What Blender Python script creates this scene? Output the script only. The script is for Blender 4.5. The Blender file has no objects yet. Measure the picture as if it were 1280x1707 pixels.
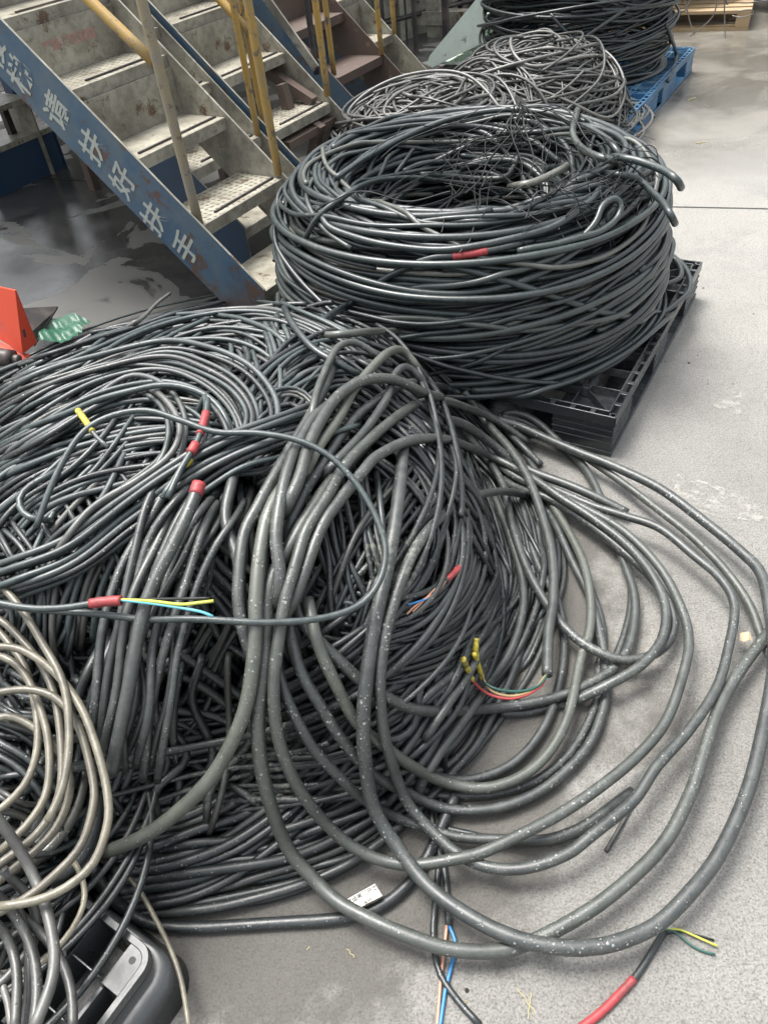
import bpy, math, random
import numpy as np
from mathutils import Vector, Matrix
rng = np.random.default_rng(11); random.seed(5)
scene = bpy.context.scene
# ------------------------------------------------------------------ camera
PW, PH, FPX, CH = 1280, 1707, 1285.0, 1.55
_p, _r = math.radians(42.3), math.radians(-7.1)
_f = np.array([0, math.cos(_p), -math.sin(_p)]); _rt = np.array([1., 0, 0]); _u = np.cross(_rt, _f)
CR = np.array([math.cos(_r)*_rt + math.sin(_r)*_u, -math.sin(_r)*_rt + math.cos(_r)*_u, _f])
cam = bpy.data.cameras.new('camera'); camo = bpy.data.objects.new('camera', cam); scene.collection.objects.link(camo)
m = Matrix.Identity(4)
for i in range(3):
    m[i][0] = CR[0][i]; m[i][1] = CR[1][i]; m[i][2] = -CR[2][i]
m[2][3] = CH
camo.matrix_world = m
cam.sensor_fit = 'HORIZONTAL'; cam.sensor_width = 36; cam.lens = 36*FPX/PW; cam.clip_start = 0.02; cam.clip_end = 400
scene.camera = camo
# ------------------------------------------------------------------ sky, sun, exposure
SUN_EL, SUN_AZ = math.radians(70), math.radians(312)
world = bpy.data.worlds.new("World"); scene.world = world; world.use_nodes = True
wn, wl = world.node_tree.nodes, world.node_tree.links
wn.clear()
sky = wn.new('ShaderNodeTexSky'); sky.sky_type = 'NISHITA'; sky.sun_disc = False
sky.sun_elevation = SUN_EL; sky.sun_rotation = SUN_AZ; sky.air_density = 1.6; sky.dust_density = 6.0; sky.ozone_density = 1.0
hs = wn.new('ShaderNodeHueSaturation'); hs.inputs['Saturation'].default_value = 0.34
bg = wn.new('ShaderNodeBackground'); bg.inputs['Strength'].default_value = 0.10
wo = wn.new('ShaderNodeOutputWorld')
wl.new(sky.outputs[0], hs.inputs['Color']); wl.new(hs.outputs[0], bg.inputs[0]); wl.new(bg.outputs[0], wo.inputs[0])
sl = bpy.data.lights.new('sun', 'SUN'); sl.energy = 1.5; sl.angle = math.radians(25); sl.color = (1, .98, .96)
so = bpy.data.objects.new('sun', sl); scene.collection.objects.link(so)
sd = Vector((math.sin(SUN_AZ)*math.cos(SUN_EL), math.cos(SUN_AZ)*math.cos(SUN_EL), math.sin(SUN_EL)))
so.rotation_euler = sd.to_track_quat('Z', 'Y').to_euler()
scene.view_settings.view_transform = 'Standard'; scene.view_settings.look = 'None'
scene.view_settings.exposure = 1.6; scene.view_settings.gamma = 1.0; scene.view_settings.use_curve_mapping = False
# ------------------------------------------------------------------ helpers
COL = scene.collection
def tag(o, label=None, cat=None, group=None, kind=None):
    if label: o['label'] = label
    if cat: o['category'] = cat
    if group: o['group'] = group
    if kind: o['kind'] = kind
    return o
def empty(name, loc, rz=0, **k):
    o = bpy.data.objects.new(name, None); COL.objects.link(o); o.location = loc; o.rotation_euler = (0, 0, rz); return tag(o, **k)
def meshobj(name, V, F, mat, parent=None, smooth=True, attrs=None, matidx=None):
    me = bpy.data.meshes.new(name)
    if isinstance(F, np.ndarray) and F.ndim == 2:
        n = len(F); me.vertices.add(len(V)); me.vertices.foreach_set('co', np.asarray(V, np.float32).ravel())
        me.loops.add(n*4); me.polygons.add(n)
        me.loops.foreach_set('vertex_index', F.astype(np.int32).ravel())
        me.polygons.foreach_set('loop_start', np.arange(0, n*4, 4, dtype=np.int32))
        me.polygons.foreach_set('loop_total', np.full(n, 4, np.int32))
    else:
        me.from_pydata([tuple(map(float, v)) for v in V], [], [tuple(int(i) for i in f) for f in F])
    me.update(calc_edges=True)
    me.polygons.foreach_set('use_smooth', np.full(len(me.polygons), smooth))
    for mm in (mat if isinstance(mat, (list, tuple)) else [mat]): me.materials.append(mm)
    if matidx is not None: me.polygons.foreach_set('material_index', np.asarray(matidx, np.int32))
    for k, a in (attrs or {}).items():
        at = me.attributes.new(k, 'FLOAT', 'POINT'); at.data.foreach_set('value', np.asarray(a, np.float32))
    o = bpy.data.objects.new(name, me); COL.objects.link(o)
    if parent: o.parent = parent
    return o
def ray(px, py):
    px = np.asarray(px, float); py = np.asarray(py, float)
    return ((px-PW/2)/FPX)[..., None]*CR[0] - ((py-PH/2)/FPX)[..., None]*CR[1] + CR[2]
CAM = np.array([0, 0, CH])
def un(px, py, z=0):
    d = ray(px, py); return CAM + d*((z-CH)/d[2])
# ------------------------------------------------------------------ materials
class NT:
    def __init__(s, name):
        s.m = bpy.data.materials.new(name); s.m.use_nodes = True; s.t = s.m.node_tree; s.b = s.t.nodes['Principled BSDF']
    def n(s, ty, **k):
        q = s.t.nodes.new(ty)
        for a, v in k.items():
            if a.startswith('i_'):
                key = a[2:]; q.inputs[int(key) if key.isdigit() else key.replace('_', ' ')].default_value = v
            else: setattr(q, a, v)
        return q
    def l(s, a, b): s.t.links.new(a, b)
    def co(s, kind='Object', scale=None):
        q = s.n('ShaderNodeTexCoord').outputs[kind]
        return q
    def noise(s, vec, scale, detail=3, rough=.55, dist=0):
        q = s.n('ShaderNodeTexNoise', i_Scale=scale, i_Detail=detail, i_Roughness=rough, i_Distortion=dist); s.l(vec, q.inputs['Vector']); return q.outputs['Fac']
    def ramp(s, fac, stops, interp='LINEAR'):
        q = s.n('ShaderNodeValToRGB'); q.color_ramp.interpolation = interp; s.l(fac, q.inputs[0]); e = q.color_ramp.elements
        while len(e) < len(stops): e.new(.5)
        for i, (p, c) in enumerate(stops):
            e[i].position = p; e[i].color = (c, c, c, 1) if isinstance(c, (int, float)) else (*c, 1)
        return q.outputs['Color']
    def mix(s, fac, a, b, mode='MIX'):
        q = s.n('ShaderNodeMix', data_type='RGBA', blend_type=mode)
        for i, v in ((0, fac), (6, a), (7, b)):
            if isinstance(v, (int, float)): q.inputs[i].default_value = v if i == 0 else (v, v, v, 1)
            elif isinstance(v, tuple): q.inputs[i].default_value = (*v, 1)
            else: s.l(v, q.inputs[i])
        return q.outputs[2]
    def math(s, op, a, b=0.0, c=0.0):
        q = s.n('ShaderNodeMath', operation=op)
        for i, v in enumerate((a, b, c)):
            if isinstance(v, (int, float)): q.inputs[i].default_value = v
            else: s.l(v, q.inputs[i])
        return q.outputs[0]
    def bump(s, h, strength=.3, dist=.002, prev=None):
        q = s.n('ShaderNodeBump', i_Strength=strength, i_Distance=dist); s.l(h, q.inputs['Height'])
        if prev is not None: s.l(prev, q.inputs['Normal'])
        return q.outputs['Normal']
    def out(s, color=None, rough=None, normal=None, metal=None, spec=None, **k):
        for key, v in (('Base Color', color), ('Roughness', rough), ('Normal', normal), ('Metallic', metal), ('Specular IOR Level', spec), *[(a.replace('_', ' '), b) for a, b in k.items()]):
            if v is None: continue
            if isinstance(v, (int, float)): s.b.inputs[key].default_value = v
            elif isinstance(v, tuple): s.b.inputs[key].default_value = (*v, 1)
            else: s.l(v, s.b.inputs[key])
        return s.m
def geo_n(t): return t.n('ShaderNodeNewGeometry').outputs['Normal']
def cable_mat(name, stops, drops=1.0, dust=.35, dustcol=(.135, .14, .13), rough=.43, smear=.40):
    t = NT(name); c = t.co()
    tint = t.n('ShaderNodeAttribute', attribute_name='tint').outputs['Fac']
    base = t.ramp(tint, stops)
    n1 = t.noise(c, 6, 4, .6); n2 = t.noise(c, 48, 5, .7); n3 = t.noise(c, 190, 4, .7)
    base = t.mix(t.ramp(n2, [(.3, 0), (.75, .5)]), base, t.mix(.5, base, dustcol))
    d = t.math('MULTIPLY', t.ramp(n1, [(.40, 0), (.7, 1)]), t.ramp(t.noise(c, 30, 6, .75), [(.42, 0), (.6, 1)]))
    base = t.mix(t.math('MULTIPLY', d, dust), base, dustcol)
    base = t.mix(t.ramp(n3, [(.58, 0), (.70, .5)]), base, dustcol)
    gn = t.n('ShaderNodeSeparateXYZ'); t.l(geo_n(t), gn.inputs[0])   # dust tone on upward faces, also painting their soft top light
    base = t.mix(t.math('MULTIPLY', t.ramp(gn.outputs[2], [(.35, 0), (.95, 1)]), t.ramp(n2, [(.3, .03), (.7, .32)])), base, dustcol)
    sm = t.math('MULTIPLY', t.ramp(t.noise(c, 3.1, 2), [(.64, 0), (.70, 1)]), t.ramp(t.noise(c, 85, 6, .8), [(.50, 0), (.58, 1)]))
    base = t.mix(t.math('MULTIPLY', sm, smear), base, (.34, .35, .28))
    base = t.mix(t.ramp(t.noise(c, 110, 6, .8), [(.52, 0), (.66, .5)]), base, t.mix(.6, base, dustcol))
    base = t.mix(t.ramp(t.noise(c, 14, 5, .7), [(.3, .45), (.5, 0)]), base, (.008, .009, .010))
    r = t.math('ADD', t.math('MULTIPLY', n2, .42), rough-.20)
    nb = t.bump(n3, .5, .0009)
    nb = t.bump(t.noise(c, 22, 2, .5), .25, .003, nb)
    for scale, amt, sel in ((120.0, .46, .35), (240.0, .48, .40)):
        vo = t.n('ShaderNodeTexVoronoi', i_Scale=scale); t.l(c, vo.inputs['Vector'])
        sc = t.n('ShaderNodeSeparateColor'); t.l(vo.outputs['Color'], sc.inputs[0])
        clus = t.ramp(t.noise(c, 7, 2), [(.35, .35), (.6, 1)])
        rad = t.math('MULTIPLY', t.math('MULTIPLY', t.math('POWER', sc.outputs[0], 1.6), amt*drops), clus)
        drop = t.math('MAXIMUM', t.math('SUBTRACT', 1.0, t.math('DIVIDE', vo.outputs['Distance'], t.math('MAXIMUM', rad, .002))), 0.0)
        dmask = t.math('GREATER_THAN', drop, .15)
        base = t.mix(t.math('MULTIPLY', dmask, t.math('GREATER_THAN', sc.outputs[1], sel)), base, (.22, .23, .215))  # pale tone paints in the highlights of the water drops
        r = t.mix(dmask, r, .08)
        nb = t.bump(t.math('POWER', drop, .5), .8, .16/scale, nb)
    return t.out(base, r, nb, spec=.70, Coat_Weight=.12, Coat_Roughness=.25)
M = {}
M['cable'] = cable_mat('black_rubber', [(0, (.003, .005, .007)), (.35, (.007, .011, .013)), (.6, (.015, .021, .021)), (.8, (.030, .029, .027)), (1, (.060, .058, .048))], .8, .3, (.050, .056, .054))
M['thin'] = cable_mat('grey_rubber', [(0, (.005, .010, .011)), (.3, (.013, .024, .025)), (.55, (.030, .046, .046)), (.8, (.056, .060, .060)), (1, (.14, .132, .12))], .55, .35, (.095, .112, .108))
M['thick'] = cable_mat('worn_rubber', [(0, (.010, .012, .014)), (.5, (.024, .029, .029)), (.75, (.046, .052, .044)), (1, (.085, .092, .070))], 1.0, .5, (.095, .102, .095))
M['coilc'] = cable_mat('coil_rubber', [(0, (.003, .005, .009)), (.35, (.007, .013, .016)), (.7, (.020, .033, .032)), (.9, (.052, .062, .054)), (1, (.15, .145, .12))], .5, .3, (.062, .072, .068), smear=.12, rough=.36)
M['tan'] = cable_mat('tan_rubber', [(0, (.09, .082, .06)), (.5, (.185, .172, .125)), (1, (.27, .25, .18))], .5, .8, (.07, .058, .044), smear=.1)
M['greyw'] = cable_mat('pale_rubber', [(0, (.014, .014, .014)), (.5, (.038, .037, .034)), (1, (.15, .143, .13))], .5, .35)
def simple(name, col, rough=.5, metal=0, nscale=30, namp=.3, bumps=.2, dirt=None):
    t = NT(name); c = t.co(); n = t.noise(c, nscale, 5, .65)
    base = t.mix(t.math('MULTIPLY', n, namp), col, tuple(x*.35 for x in col))
    if dirt:
        base = t.mix(t.ramp(t.noise(c, nscale*.25, 6, .7), [(.5, 0), (.66, 1)]), base, dirt)
    return t.out(base, t.math('ADD', t.math('MULTIPLY', n, .3), rough-.15), t.bump(t.noise(c, nscale*6, 3), bumps, .0006), metal)
M['red'] = simple('red_tape', (.42, .055, .06), .48, 0, 70, .7, .9, (.17, .045, .045))
M['yellow'] = simple('yellow_tape', (.50, .42, .05), .45, dirt=(.08, .07, .03), nscale=90)
M['wire_r'] = simple('red_insulation', (.42, .06, .06), .35); M['wire_g'] = simple('green_insulation', (.03, .10, .08), .35)
M['wire_y'] = simple('yellow_green_insulation', (.50, .52, .08), .35); M['wire_b'] = simple('blue_insulation', (.04, .22, .52), .35)
M['wire_p'] = simple('copper_pink_insulation', (.52, .28, .19), .4); M['wire_t'] = simple('tan_insulation', (.36, .26, .13), .4)
M['wire_c'] = simple('cyan_insulation', (.12, .42, .50), .4)
M['iron'] = simple('black_tie_wire', (.02, .022, .022), .45, .3)
M['blackp'] = simple('black_plastic', (.030, .034, .037), .26, 0, 14, .35, .3, (.085, .09, .088))
M['greyp'] = simple('grey_plastic', (.075, .08, .082), .30, 0, 22, .6, .3, (.035, .037, .037))
M['bluep'] = simple('blue_plastic', (.045, .14, .27), .4, 0, 14, .4, .2, (.16, .28, .36))
M['wood'] = simple('pallet_wood', (.42, .30, .17), .7, 0, 12, .6, .4)
M['redm'] = simple('red_painted_steel', (.62, .075, .035), .35, 0, 8, .25, .1)
M['greyst'] = simple('dark_steel', (.05, .045, .045), .5, .3, 20, .4, .2, (.12, .10, .09))
M['paper'] = simple('paper_label', (.72, .70, .64), .7, 0, 40, .15, .1)
M['ink'] = simple('label_ink', (.05, .05, .05), .6)
M['leaf'] = simple('dry_leaf', (.50, .38, .24), .7)
M['straw'] = simple('straw', (.48, .42, .22), .7)
M['cut'] = simple('cut_rubber_face', (.10, .10, .09), .6)
def paint(name, col, dirt, rust, wear=.55, rough=.45, scale=7, plate=False, rustedge=.60, foot=0):
    t = NT(name); c = t.co(); n = t.noise(c, scale, 7, .68); n2 = t.noise(c, scale*6, 5, .7)
    base = t.mix(t.math('MULTIPLY', t.ramp(n, [(.38, 0), (.66, 1)]), wear), col, dirt)
    base = t.mix(t.math('MULTIPLY', t.ramp(n2, [(.5, 0), (.7, 1)]), wear*.8), base, dirt)
    base = t.mix(t.ramp(t.noise(c, scale*1.7, 8, .75), [(rustedge, 0), (rustedge+.05, 1)]), base, rust)
    if foot:
        sz = t.n('ShaderNodeSeparateXYZ'); t.l(c, sz.inputs[0])
        base = t.mix(t.ramp(t.math('ADD', sz.outputs[2], t.math('MULTIPLY', t.math('SUBTRACT', n, .5), .5)), [(.10, .9), (.24, 0)]), base, (.12, .075, .05))
    nb = t.bump(n2, .3, .001)
    if plate:
        mp = t.n('ShaderNodeMapping'); mp.inputs['Rotation'].default_value = (0, 0, math.radians(45)); t.l(c, mp.inputs[0])
        v = t.n('ShaderNodeTexVoronoi', i_Scale=34.0, i_Randomness=0.1); t.l(mp.outputs[0], v.inputs['Vector'])
        h = t.ramp(v.outputs['Distance'], [(.18, 1), (.34, 0)])
        base = t.mix(t.math('MULTIPLY', h, .75), base, tuple(x*.4 for x in dirt))
        nb = t.bump(h, .9, .002, nb)
    return t.out(base, t.math('ADD', t.math('MULTIPLY', n, .35), rough-.15), nb)
M['white'] = paint('dirty_white_paint', (.335, .32, .262), (.115, .105, .082), (.09, .052, .03), .95, .40, 4.5, rustedge=.575)
M['tread'] = paint('white_chequer_plate', (.42, .40, .325), (.16, .145, .11), (.09, .055, .035), .85, .32, 7, True, .58)
M['brownst'] = paint('rusty_brown_paint', (.10, .072, .058), (.08, .06, .05), (.22, .17, .12), .6, .5, 8, rustedge=.6)
M['blue'] = paint('worn_blue_paint', (.034, .082, .140), (.085, .120, .145), (.085, .055, .042), .95, .36, 5, rustedge=.535, foot=1)
M['dkblue'] = paint('dark_blue_paint', (.02, .055, .11), (.03, .05, .07), (.09, .055, .04), .5, .42, 8, rustedge=.68)
M['yellowp'] = paint('yellow_rail_paint', (.38, .23, .045), (.24, .19, .105), (.12, .095, .08), .8, .42, 9, rustedge=.55)
M['greyrail'] = paint('grey_rail_paint', (.22, .20, .17), (.30, .24, .12), (.15, .10, .08), .7, .5, 16, rustedge=.58)
_t = NT('white_brush_paint'); _c = _t.co(); M['whiteletter'] = _t.out(_t.mix(_t.noise(_c, 40, 4), (.44, .46, .41), (.22, .25, .24)), .55, None, None, .5, Alpha=_t.ramp(_t.noise(_c, 75, 5, .75), [(.31, 0), (.39, 1)]))
M['redletter'] = simple('faded_red_stencil', (.36, .20, .17), .7, 0, 60, .3, .2)
M['mint'] = paint('mint_paint', (.62, .72, .64), (.45, .52, .46), (.2, .2, .16), .5, .5, 4)
M['concrete_wall'] = paint('weathered_wall', (.46, .44, .36), (.20, .19, .16), (.07, .06, .05), .9, .7, 2.6, rustedge=.60)
M['shed'] = simple('shed_cladding', (.17, .145, .12), .7, 0, 3, .4, .2)
M['film'] = NT('green_plastic_film').out((.045, .15, .095), .35, None, None, .4, Alpha=.82)
# ground
def ground_mat():
    t = NT('wet_concrete'); c = t.co()
    sx = t.n('ShaderNodeSeparateXYZ'); t.l(c, sx.inputs[0]); X, Y = sx.outputs[0], sx.outputs[1]
    big = t.noise(c, .9, 5, .6, .4); mid = t.noise(c, 4, 6, .65); fine = t.noise(c, 210, 4, .8); gr = t.noise(c, 75, 4, .7)
    base = t.mix(t.ramp(mid, [(.3, 0), (.7, 1)]), (.275, .268, .248), (.36, .352, .328))
    base = t.mix(t.math('MULTIPLY', t.ramp(big, [(.5, 0), (.56, 1)]), .55), base, (.42, .405, .365))
    base = t.mix(t.math('MULTIPLY', t.ramp(t.noise(c, 2.3, 6, .7, 1.2), [(.56, 0), (.66, 1)]), .28), base, (.17, .162, .145))
    base = t.mix(t.math('MULTIPLY', t.ramp(fine, [(.38, 1), (.5, 0)]), .65), base, (.075, .07, .062))
    base = t.mix(t.math('MULTIPLY', t.ramp(gr, [(.35, 1), (.5, 0)]), .35), base, (.11, .105, .092))
    base = t.mix(t.math('MULTIPLY', t.ramp(fine, [(.56, 0), (.68, 1)]), .6), base, (.52, .505, .47))
    # wet patch round the heap
    def near(cx, cy, rx, ry, amp=.35):
        a = t.math('POWER', t.math('DIVIDE', t.math('SUBTRACT', X, cx), rx), 2.0); b = t.math('POWER', t.math('DIVIDE', t.math('SUBTRACT', Y, cy), ry), 2.0)
        d = t.math('SQRT', t.math('ADD', a, b)); return t.math('ADD', d, t.math('MULTIPLY', t.math('SUBTRACT', mid, .5), amp*2))
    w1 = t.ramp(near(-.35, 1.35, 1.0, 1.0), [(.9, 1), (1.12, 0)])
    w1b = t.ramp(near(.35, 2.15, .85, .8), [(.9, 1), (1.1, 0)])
        # wet floor behind left, shade under the steps painted dark : x < -0.15 beyond y 2.4
    side = t.math('ADD', t.math('ADD', t.math('MULTIPLY', X, 1.0), t.math('MULTIPLY', t.math('SUBTRACT', Y, 2.2), -.42)), t.math('MULTIPLY', t.math('SUBTRACT', big, .5), .5))
    w2 = t.ramp(side, [(.0, 1), (.25, 0)]); w2 = t.math('MULTIPLY', w2, t.math('GREATER_THAN', Y, 1.5))
    isl = t.math('MULTIPLY', t.math('MULTIPLY', t.ramp(t.noise(c, 1.9, 4, .5, .6), [(.53, 0), (.545, 1)]), w2), t.ramp(Y, [(0.0, 0), (1.0, 1)]))
    # shiny wet zone far right
    fy = t.math('ADD', t.math('ADD', Y, t.math('MULTIPLY', X, -.1)), t.math('MULTIPLY', t.math('SUBTRACT', mid, .5), .9))
    mr = t.n('ShaderNodeMapRange', i_1=3.4, i_2=4.5); t.l(fy, mr.inputs[0]); w3 = mr.outputs[0]
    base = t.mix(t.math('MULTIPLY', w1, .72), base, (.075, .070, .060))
    base = t.mix(t.math('MULTIPLY', w3, .85), base, t.mix(t.ramp(t.noise(c, 1.6, 5, .6, .5), [(.42, 0), (.62, 1)]), (.075, .066, .050), (.20, .185, .155)))
    dark = t.mix(t.ramp(mid, [(.35, 0), (.7, 1)]), (.035, .035, .035), (.07, .069, .066))
    base = t.mix(w2, base, dark)
    base = t.mix(t.math('MULTIPLY', isl, .75), base, (.155, .152, .14))
    rough = t.math('ADD', .62, t.math('MULTIPLY', t.math('SUBTRACT', gr, .5), .5))
    rough = t.mix(t.math('MULTIPLY', w1, .6), rough, .33)
    glo = t.ramp(t.noise(c, 2.2, 5, .6), [(.35, .03), (.62, .17)])
    rough = t.mix(t.math('MAXIMUM', w3, 0.0), rough, glo)
    rough = t.mix(w2, rough, t.mix(isl, t.ramp(mid, [(.4, .10), (.65, .26)]), .5))
    amt = t.math('MAXIMUM', t.math('SUBTRACT', 1.0, t.math('MAXIMUM', t.math('MAXIMUM', w2, w3), t.math('MULTIPLY', w1, .2))), .06)
    bp = t.n('ShaderNodeBump', i_Distance=.011); t.l(t.math('MULTIPLY', amt, .75), bp.inputs['Strength']); t.l(t.math('ADD', fine, t.math('MULTIPLY', gr, .8)), bp.inputs['Height'])
    rp = t.bump(t.noise(c, 9, 2, .4), .05, .004, bp.outputs[0])
    return t.out(base, rough, rp, spec=.5)
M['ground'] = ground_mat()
M['joint'] = simple('joint_dirt', (.045, .045, .04), .6)
M['chalk'] = simple('pale_scuff', (.44, .43, .39), .8, 0, 25, .3)
# ------------------------------------------------------------------ the bodies everything lies on
UDIR = np.array([math.cos(-.621), math.sin(-.621), 0]); VDIR = np.array([-UDIR[1], UDIR[0], 0]); SO = np.array([-.353, 2.778, 0])
UP = np.array([0, 0, 1.])
PALC = np.array([.719, 1.823, 0]); PA = np.array([math.cos(.976), math.sin(.976), 0]); PB = np.array([-PA[1], PA[0], 0])   # black pallet corner and its two edge directions
CC = np.array([.42, 2.69])
PROF_R = np.array([0, .26, .29, .34, .41, .48, .555, .615, .643, .660, .670, .677, .683, .695])
PROF_Z = np.array([.36, .38, .48, .58, .645, .665, .64, .58, .51, .44, .36, .27, .19, .0])
def bump2(x, y, k, s): return np.sin(x*k+s)*np.cos(y*k*1.17+s*2.1)
def dome(x, y, cx, cy, axn, axp, ay, h, p=2.3, q=3, e=.55):
    dx = x-cx; ax = np.where(dx > 0, axp, axn)
    rho = (np.abs(dx/ax)**p + np.abs((y-cy)/ay)**p)**(1/p)
    return h*np.clip(1-rho**q, 0, 1)**e
def Hheap(x, y):
    z = dome(x, y, -.42, 1.53, .98, .70, .87, .60)
    z = z - np.minimum(z*.85, .38*np.exp(-((x+.37)/.25)**2-((y-.80)/.22)**2))
    return z + (z > .08)*.012*(bump2(x, y, 4, 1.)+bump2(x, y, 7, 2.))
def Hheap0(x, y):   # heap skin without the hollow, for cables that bridge it
    z = dome(x, y, -.42, 1.53, .98, .70, .87, .60); return z + (z > .08)*.012*(bump2(x, y, 4, 1.)+bump2(x, y, 7, 2.))
def Htan(x, y): return dome(x, y, -.92, .78, .4, .34, .42, .40)
def Hcoil(x, y):
    r = np.hypot(x-CC[0], y-CC[1]); return np.where(r < .695, np.interp(r, PROF_R, PROF_Z), 0)
def Hpal(x, y):
    dx, dy = x-PALC[0], y-PALC[1]; a = dx*PA[0]+dy*PA[1]; b = dx*PB[0]+dy*PB[1]
    return np.where((a > 0) & (a < 1.1) & (b > 0) & (b < 1.1), .152, 0)
def Hfar(x, y):
    return np.maximum(dome(x, y, .50, 4.30, .66, .66, .66, .46, 2, 2.5, .6), dome(x, y, 1.14, 4.80, .66, .60, .62, .50, 2, 2.5, .6))
def Hall(x, y):
    return np.maximum.reduce([Hheap(x, y), Htan(x, y), Hcoil(x, y), Hpal(x, y), Hfar(x, y)])
def Hall0(x, y): return np.maximum(Hall(x, y), Hheap0(x, y))
def lift(px, py, off, H=Hall, smooth=.05, tmax=9., zmin=None):
    """points on the surface H raised by off, seen along the given directions"""
    d = ray(px, py); n = len(d); off = np.broadcast_to(off, (n,)).astype(float)
    ts = np.linspace(.9, tmax, 700); P = CAM + d[:, None, :]*ts[None, :, None]
    below = P[..., 2] < H(P[..., 0], P[..., 1]) + off[:, None]
    k = np.argmax(below, 1); k = np.where(below.any(1), k, len(ts)-1)
    lo, hi = ts[np.maximum(k-1, 0)], ts[k]
    for _ in range(9):
        mid = (lo+hi)/2; Q = CAM + d*mid[:, None]; b = Q[:, 2] < H(Q[:, 0], Q[:, 1])+off
        hi = np.where(b, mid, hi); lo = np.where(b, lo, mid)
    t = hi
    if smooth and n > 6:
        s = max(1., smooth*n if smooth < .5 else smooth); w = int(3*s)+1; kx = np.exp(-.5*(np.arange(-w, w+1)/s)**2); kx /= kx.sum()
        tp = np.concatenate([2*t[0]-t[1:w+1][::-1] if n > w else np.full(w, t[0]), t, 2*t[-1]-t[-w-1:-1][::-1] if n > w else np.full(w, t[-1])])
        ts_ = np.convolve(tp, kx, 'valid')
        t = ts_   # never below the ground
    if zmin is not None: t = np.minimum(t, np.where(d[:, 2] < 0, (zmin-CH)/np.minimum(d[:, 2], -1e-3), 99))
    return CAM + d*t[:, None]
def catmull(P, n):
    P = np.asarray(P, float); Q = np.vstack([2*P[0]-P[1], P, 2*P[-1]-P[-2]])
    L = np.r_[0, np.cumsum(np.linalg.norm(np.diff(P, axis=0), axis=1))]; s = np.linspace(0, L[-1], n)
    i = np.clip(np.searchsorted(L, s, side='right')-1, 0, len(P)-2); t = ((s-L[i])/np.maximum(L[i+1]-L[i], 1e-9))[:, None]
    p0, p1, p2, p3 = Q[i], Q[i+1], Q[i+2], Q[i+3]
    return .5*((2*p1)+(-p0+p2)*t+(2*p0-5*p1+4*p2-p3)*t*t+(-p0+3*p1-3*p2+p3)*t**3)
def wander(n, amp, k=3):
    x = np.linspace(0, 1, n); o = np.zeros(n)
    for j in range(1, k+1): o += rng.normal()*amp/j**.7*np.sin(2*np.pi*(x*j*rng.uniform(.5, 1.)+rng.random()))
    return o
def tubemesh(P, r, sides=8, cap=True):
    P = np.asarray(P, float); n = len(P); T = np.gradient(P, axis=0); T /= np.maximum(np.linalg.norm(T, axis=1), 1e-9)[:, None]
    N = np.empty_like(T); a = np.cross(T[0], UP); a = a if np.linalg.norm(a) > .1 else np.cross(T[0], [1., 0, 0]); N[0] = a/np.linalg.norm(a)
    for i in range(1, n):
        v = N[i-1]-T[i]*np.dot(N[i-1], T[i]); N[i] = v/max(np.linalg.norm(v), 1e-9)
    B = np.cross(T, N); th = np.arange(sides)/sides*2*np.pi; r = np.broadcast_to(r, (n,))
    V = P[:, None]+r[:, None, None]*(np.cos(th)[None, :, None]*N[:, None]+np.sin(th)[None, :, None]*B[:, None]); V = V.reshape(-1, 3)
    i = np.arange(n-1)[:, None]*sides; j = np.arange(sides)[None]; jn = (j+1) % sides
    F = np.stack([i+j, i+jn, i+sides+jn, i+sides+j], -1).reshape(-1, 4)
    if cap and sides % 2 == 0:
        for b, flip in ((0, True), ((n-1)*sides, False)):
            for k in range(sides//2-1):
                q = [b+k, b+k+1, b+sides-2-k, b+sides-1-k]
                F = np.vstack([F, q[::-1] if flip else q])
    return V, F
class Mass:
    def __init__(s): s.V, s.F, s.T, s.n = [], [], [], 0
    def add(s, P, r, tint, sides=6):
        V, F = tubemesh(P, r, sides); s.V.append(V); s.F.append(F+s.n); s.T.append(np.full(len(V), tint)); s.n += len(V)
    def build(s, name, mat, parent=None): return meshobj(name, np.vstack(s.V), np.vstack(s.F), mat, parent, True, {'tint': np.concatenate(s.T)})
def resample(P, step=.018):
    L = np.r_[0, np.cumsum(np.linalg.norm(np.diff(P, axis=0), axis=1))]; n = max(6, int(L[-1]/step)); s = np.linspace(0, L[-1], n)
    return np.stack([np.interp(s, L, P[:, k]) for k in range(3)], 1)
def cable(P, r, mat, tint, name='cable', sides=8, parent=None, step=.018):
    if step: P = resample(P, step)
    V, F = tubemesh(P, r, sides); o = meshobj(name, V, F, M[mat], parent, True, {'tint': np.full(len(V), tint)})
    return o
def trace(px, r, off=0., n=None, H=Hall, smooth=.03, wob=0., bury=0.):
    g = np.array(px, float); L = np.linalg.norm(np.diff(g, axis=0), axis=1).sum(); n = n or max(20, int(L/7))
    q = catmull(g, n)
    if wob: q[:, 0] += wander(n, wob); q[:, 1] += wander(n, wob)
    o_ = np.full(n, r+off)
    if bury: e = np.minimum(np.arange(n), np.arange(n)[::-1])/(.07*n+1); o_ = o_-bury*np.clip(1-e, 0, 1)**1.5
    return lift(q[:, 0], q[:, 1], o_, H, smooth, zmin=r)
def part_span(P, r, a, b, mat, name, parent, grow=1.12, sides=10):
    Q = resample(P, .006); n = len(Q); Q = Q[int(a*n):max(int(b*n), int(a*n)+4)]
    k = len(Q); rr = r*grow*(1+.04*np.sin(np.linspace(0, 40, k))); V, F = tubemesh(Q, rr, sides)
    return meshobj(name, V, F, M[mat], parent, True, {'tint': np.full(len(V), .5)})
REG = []
ORD = 'first second third fourth fifth sixth seventh eighth ninth tenth eleventh twelfth'.split()
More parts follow.
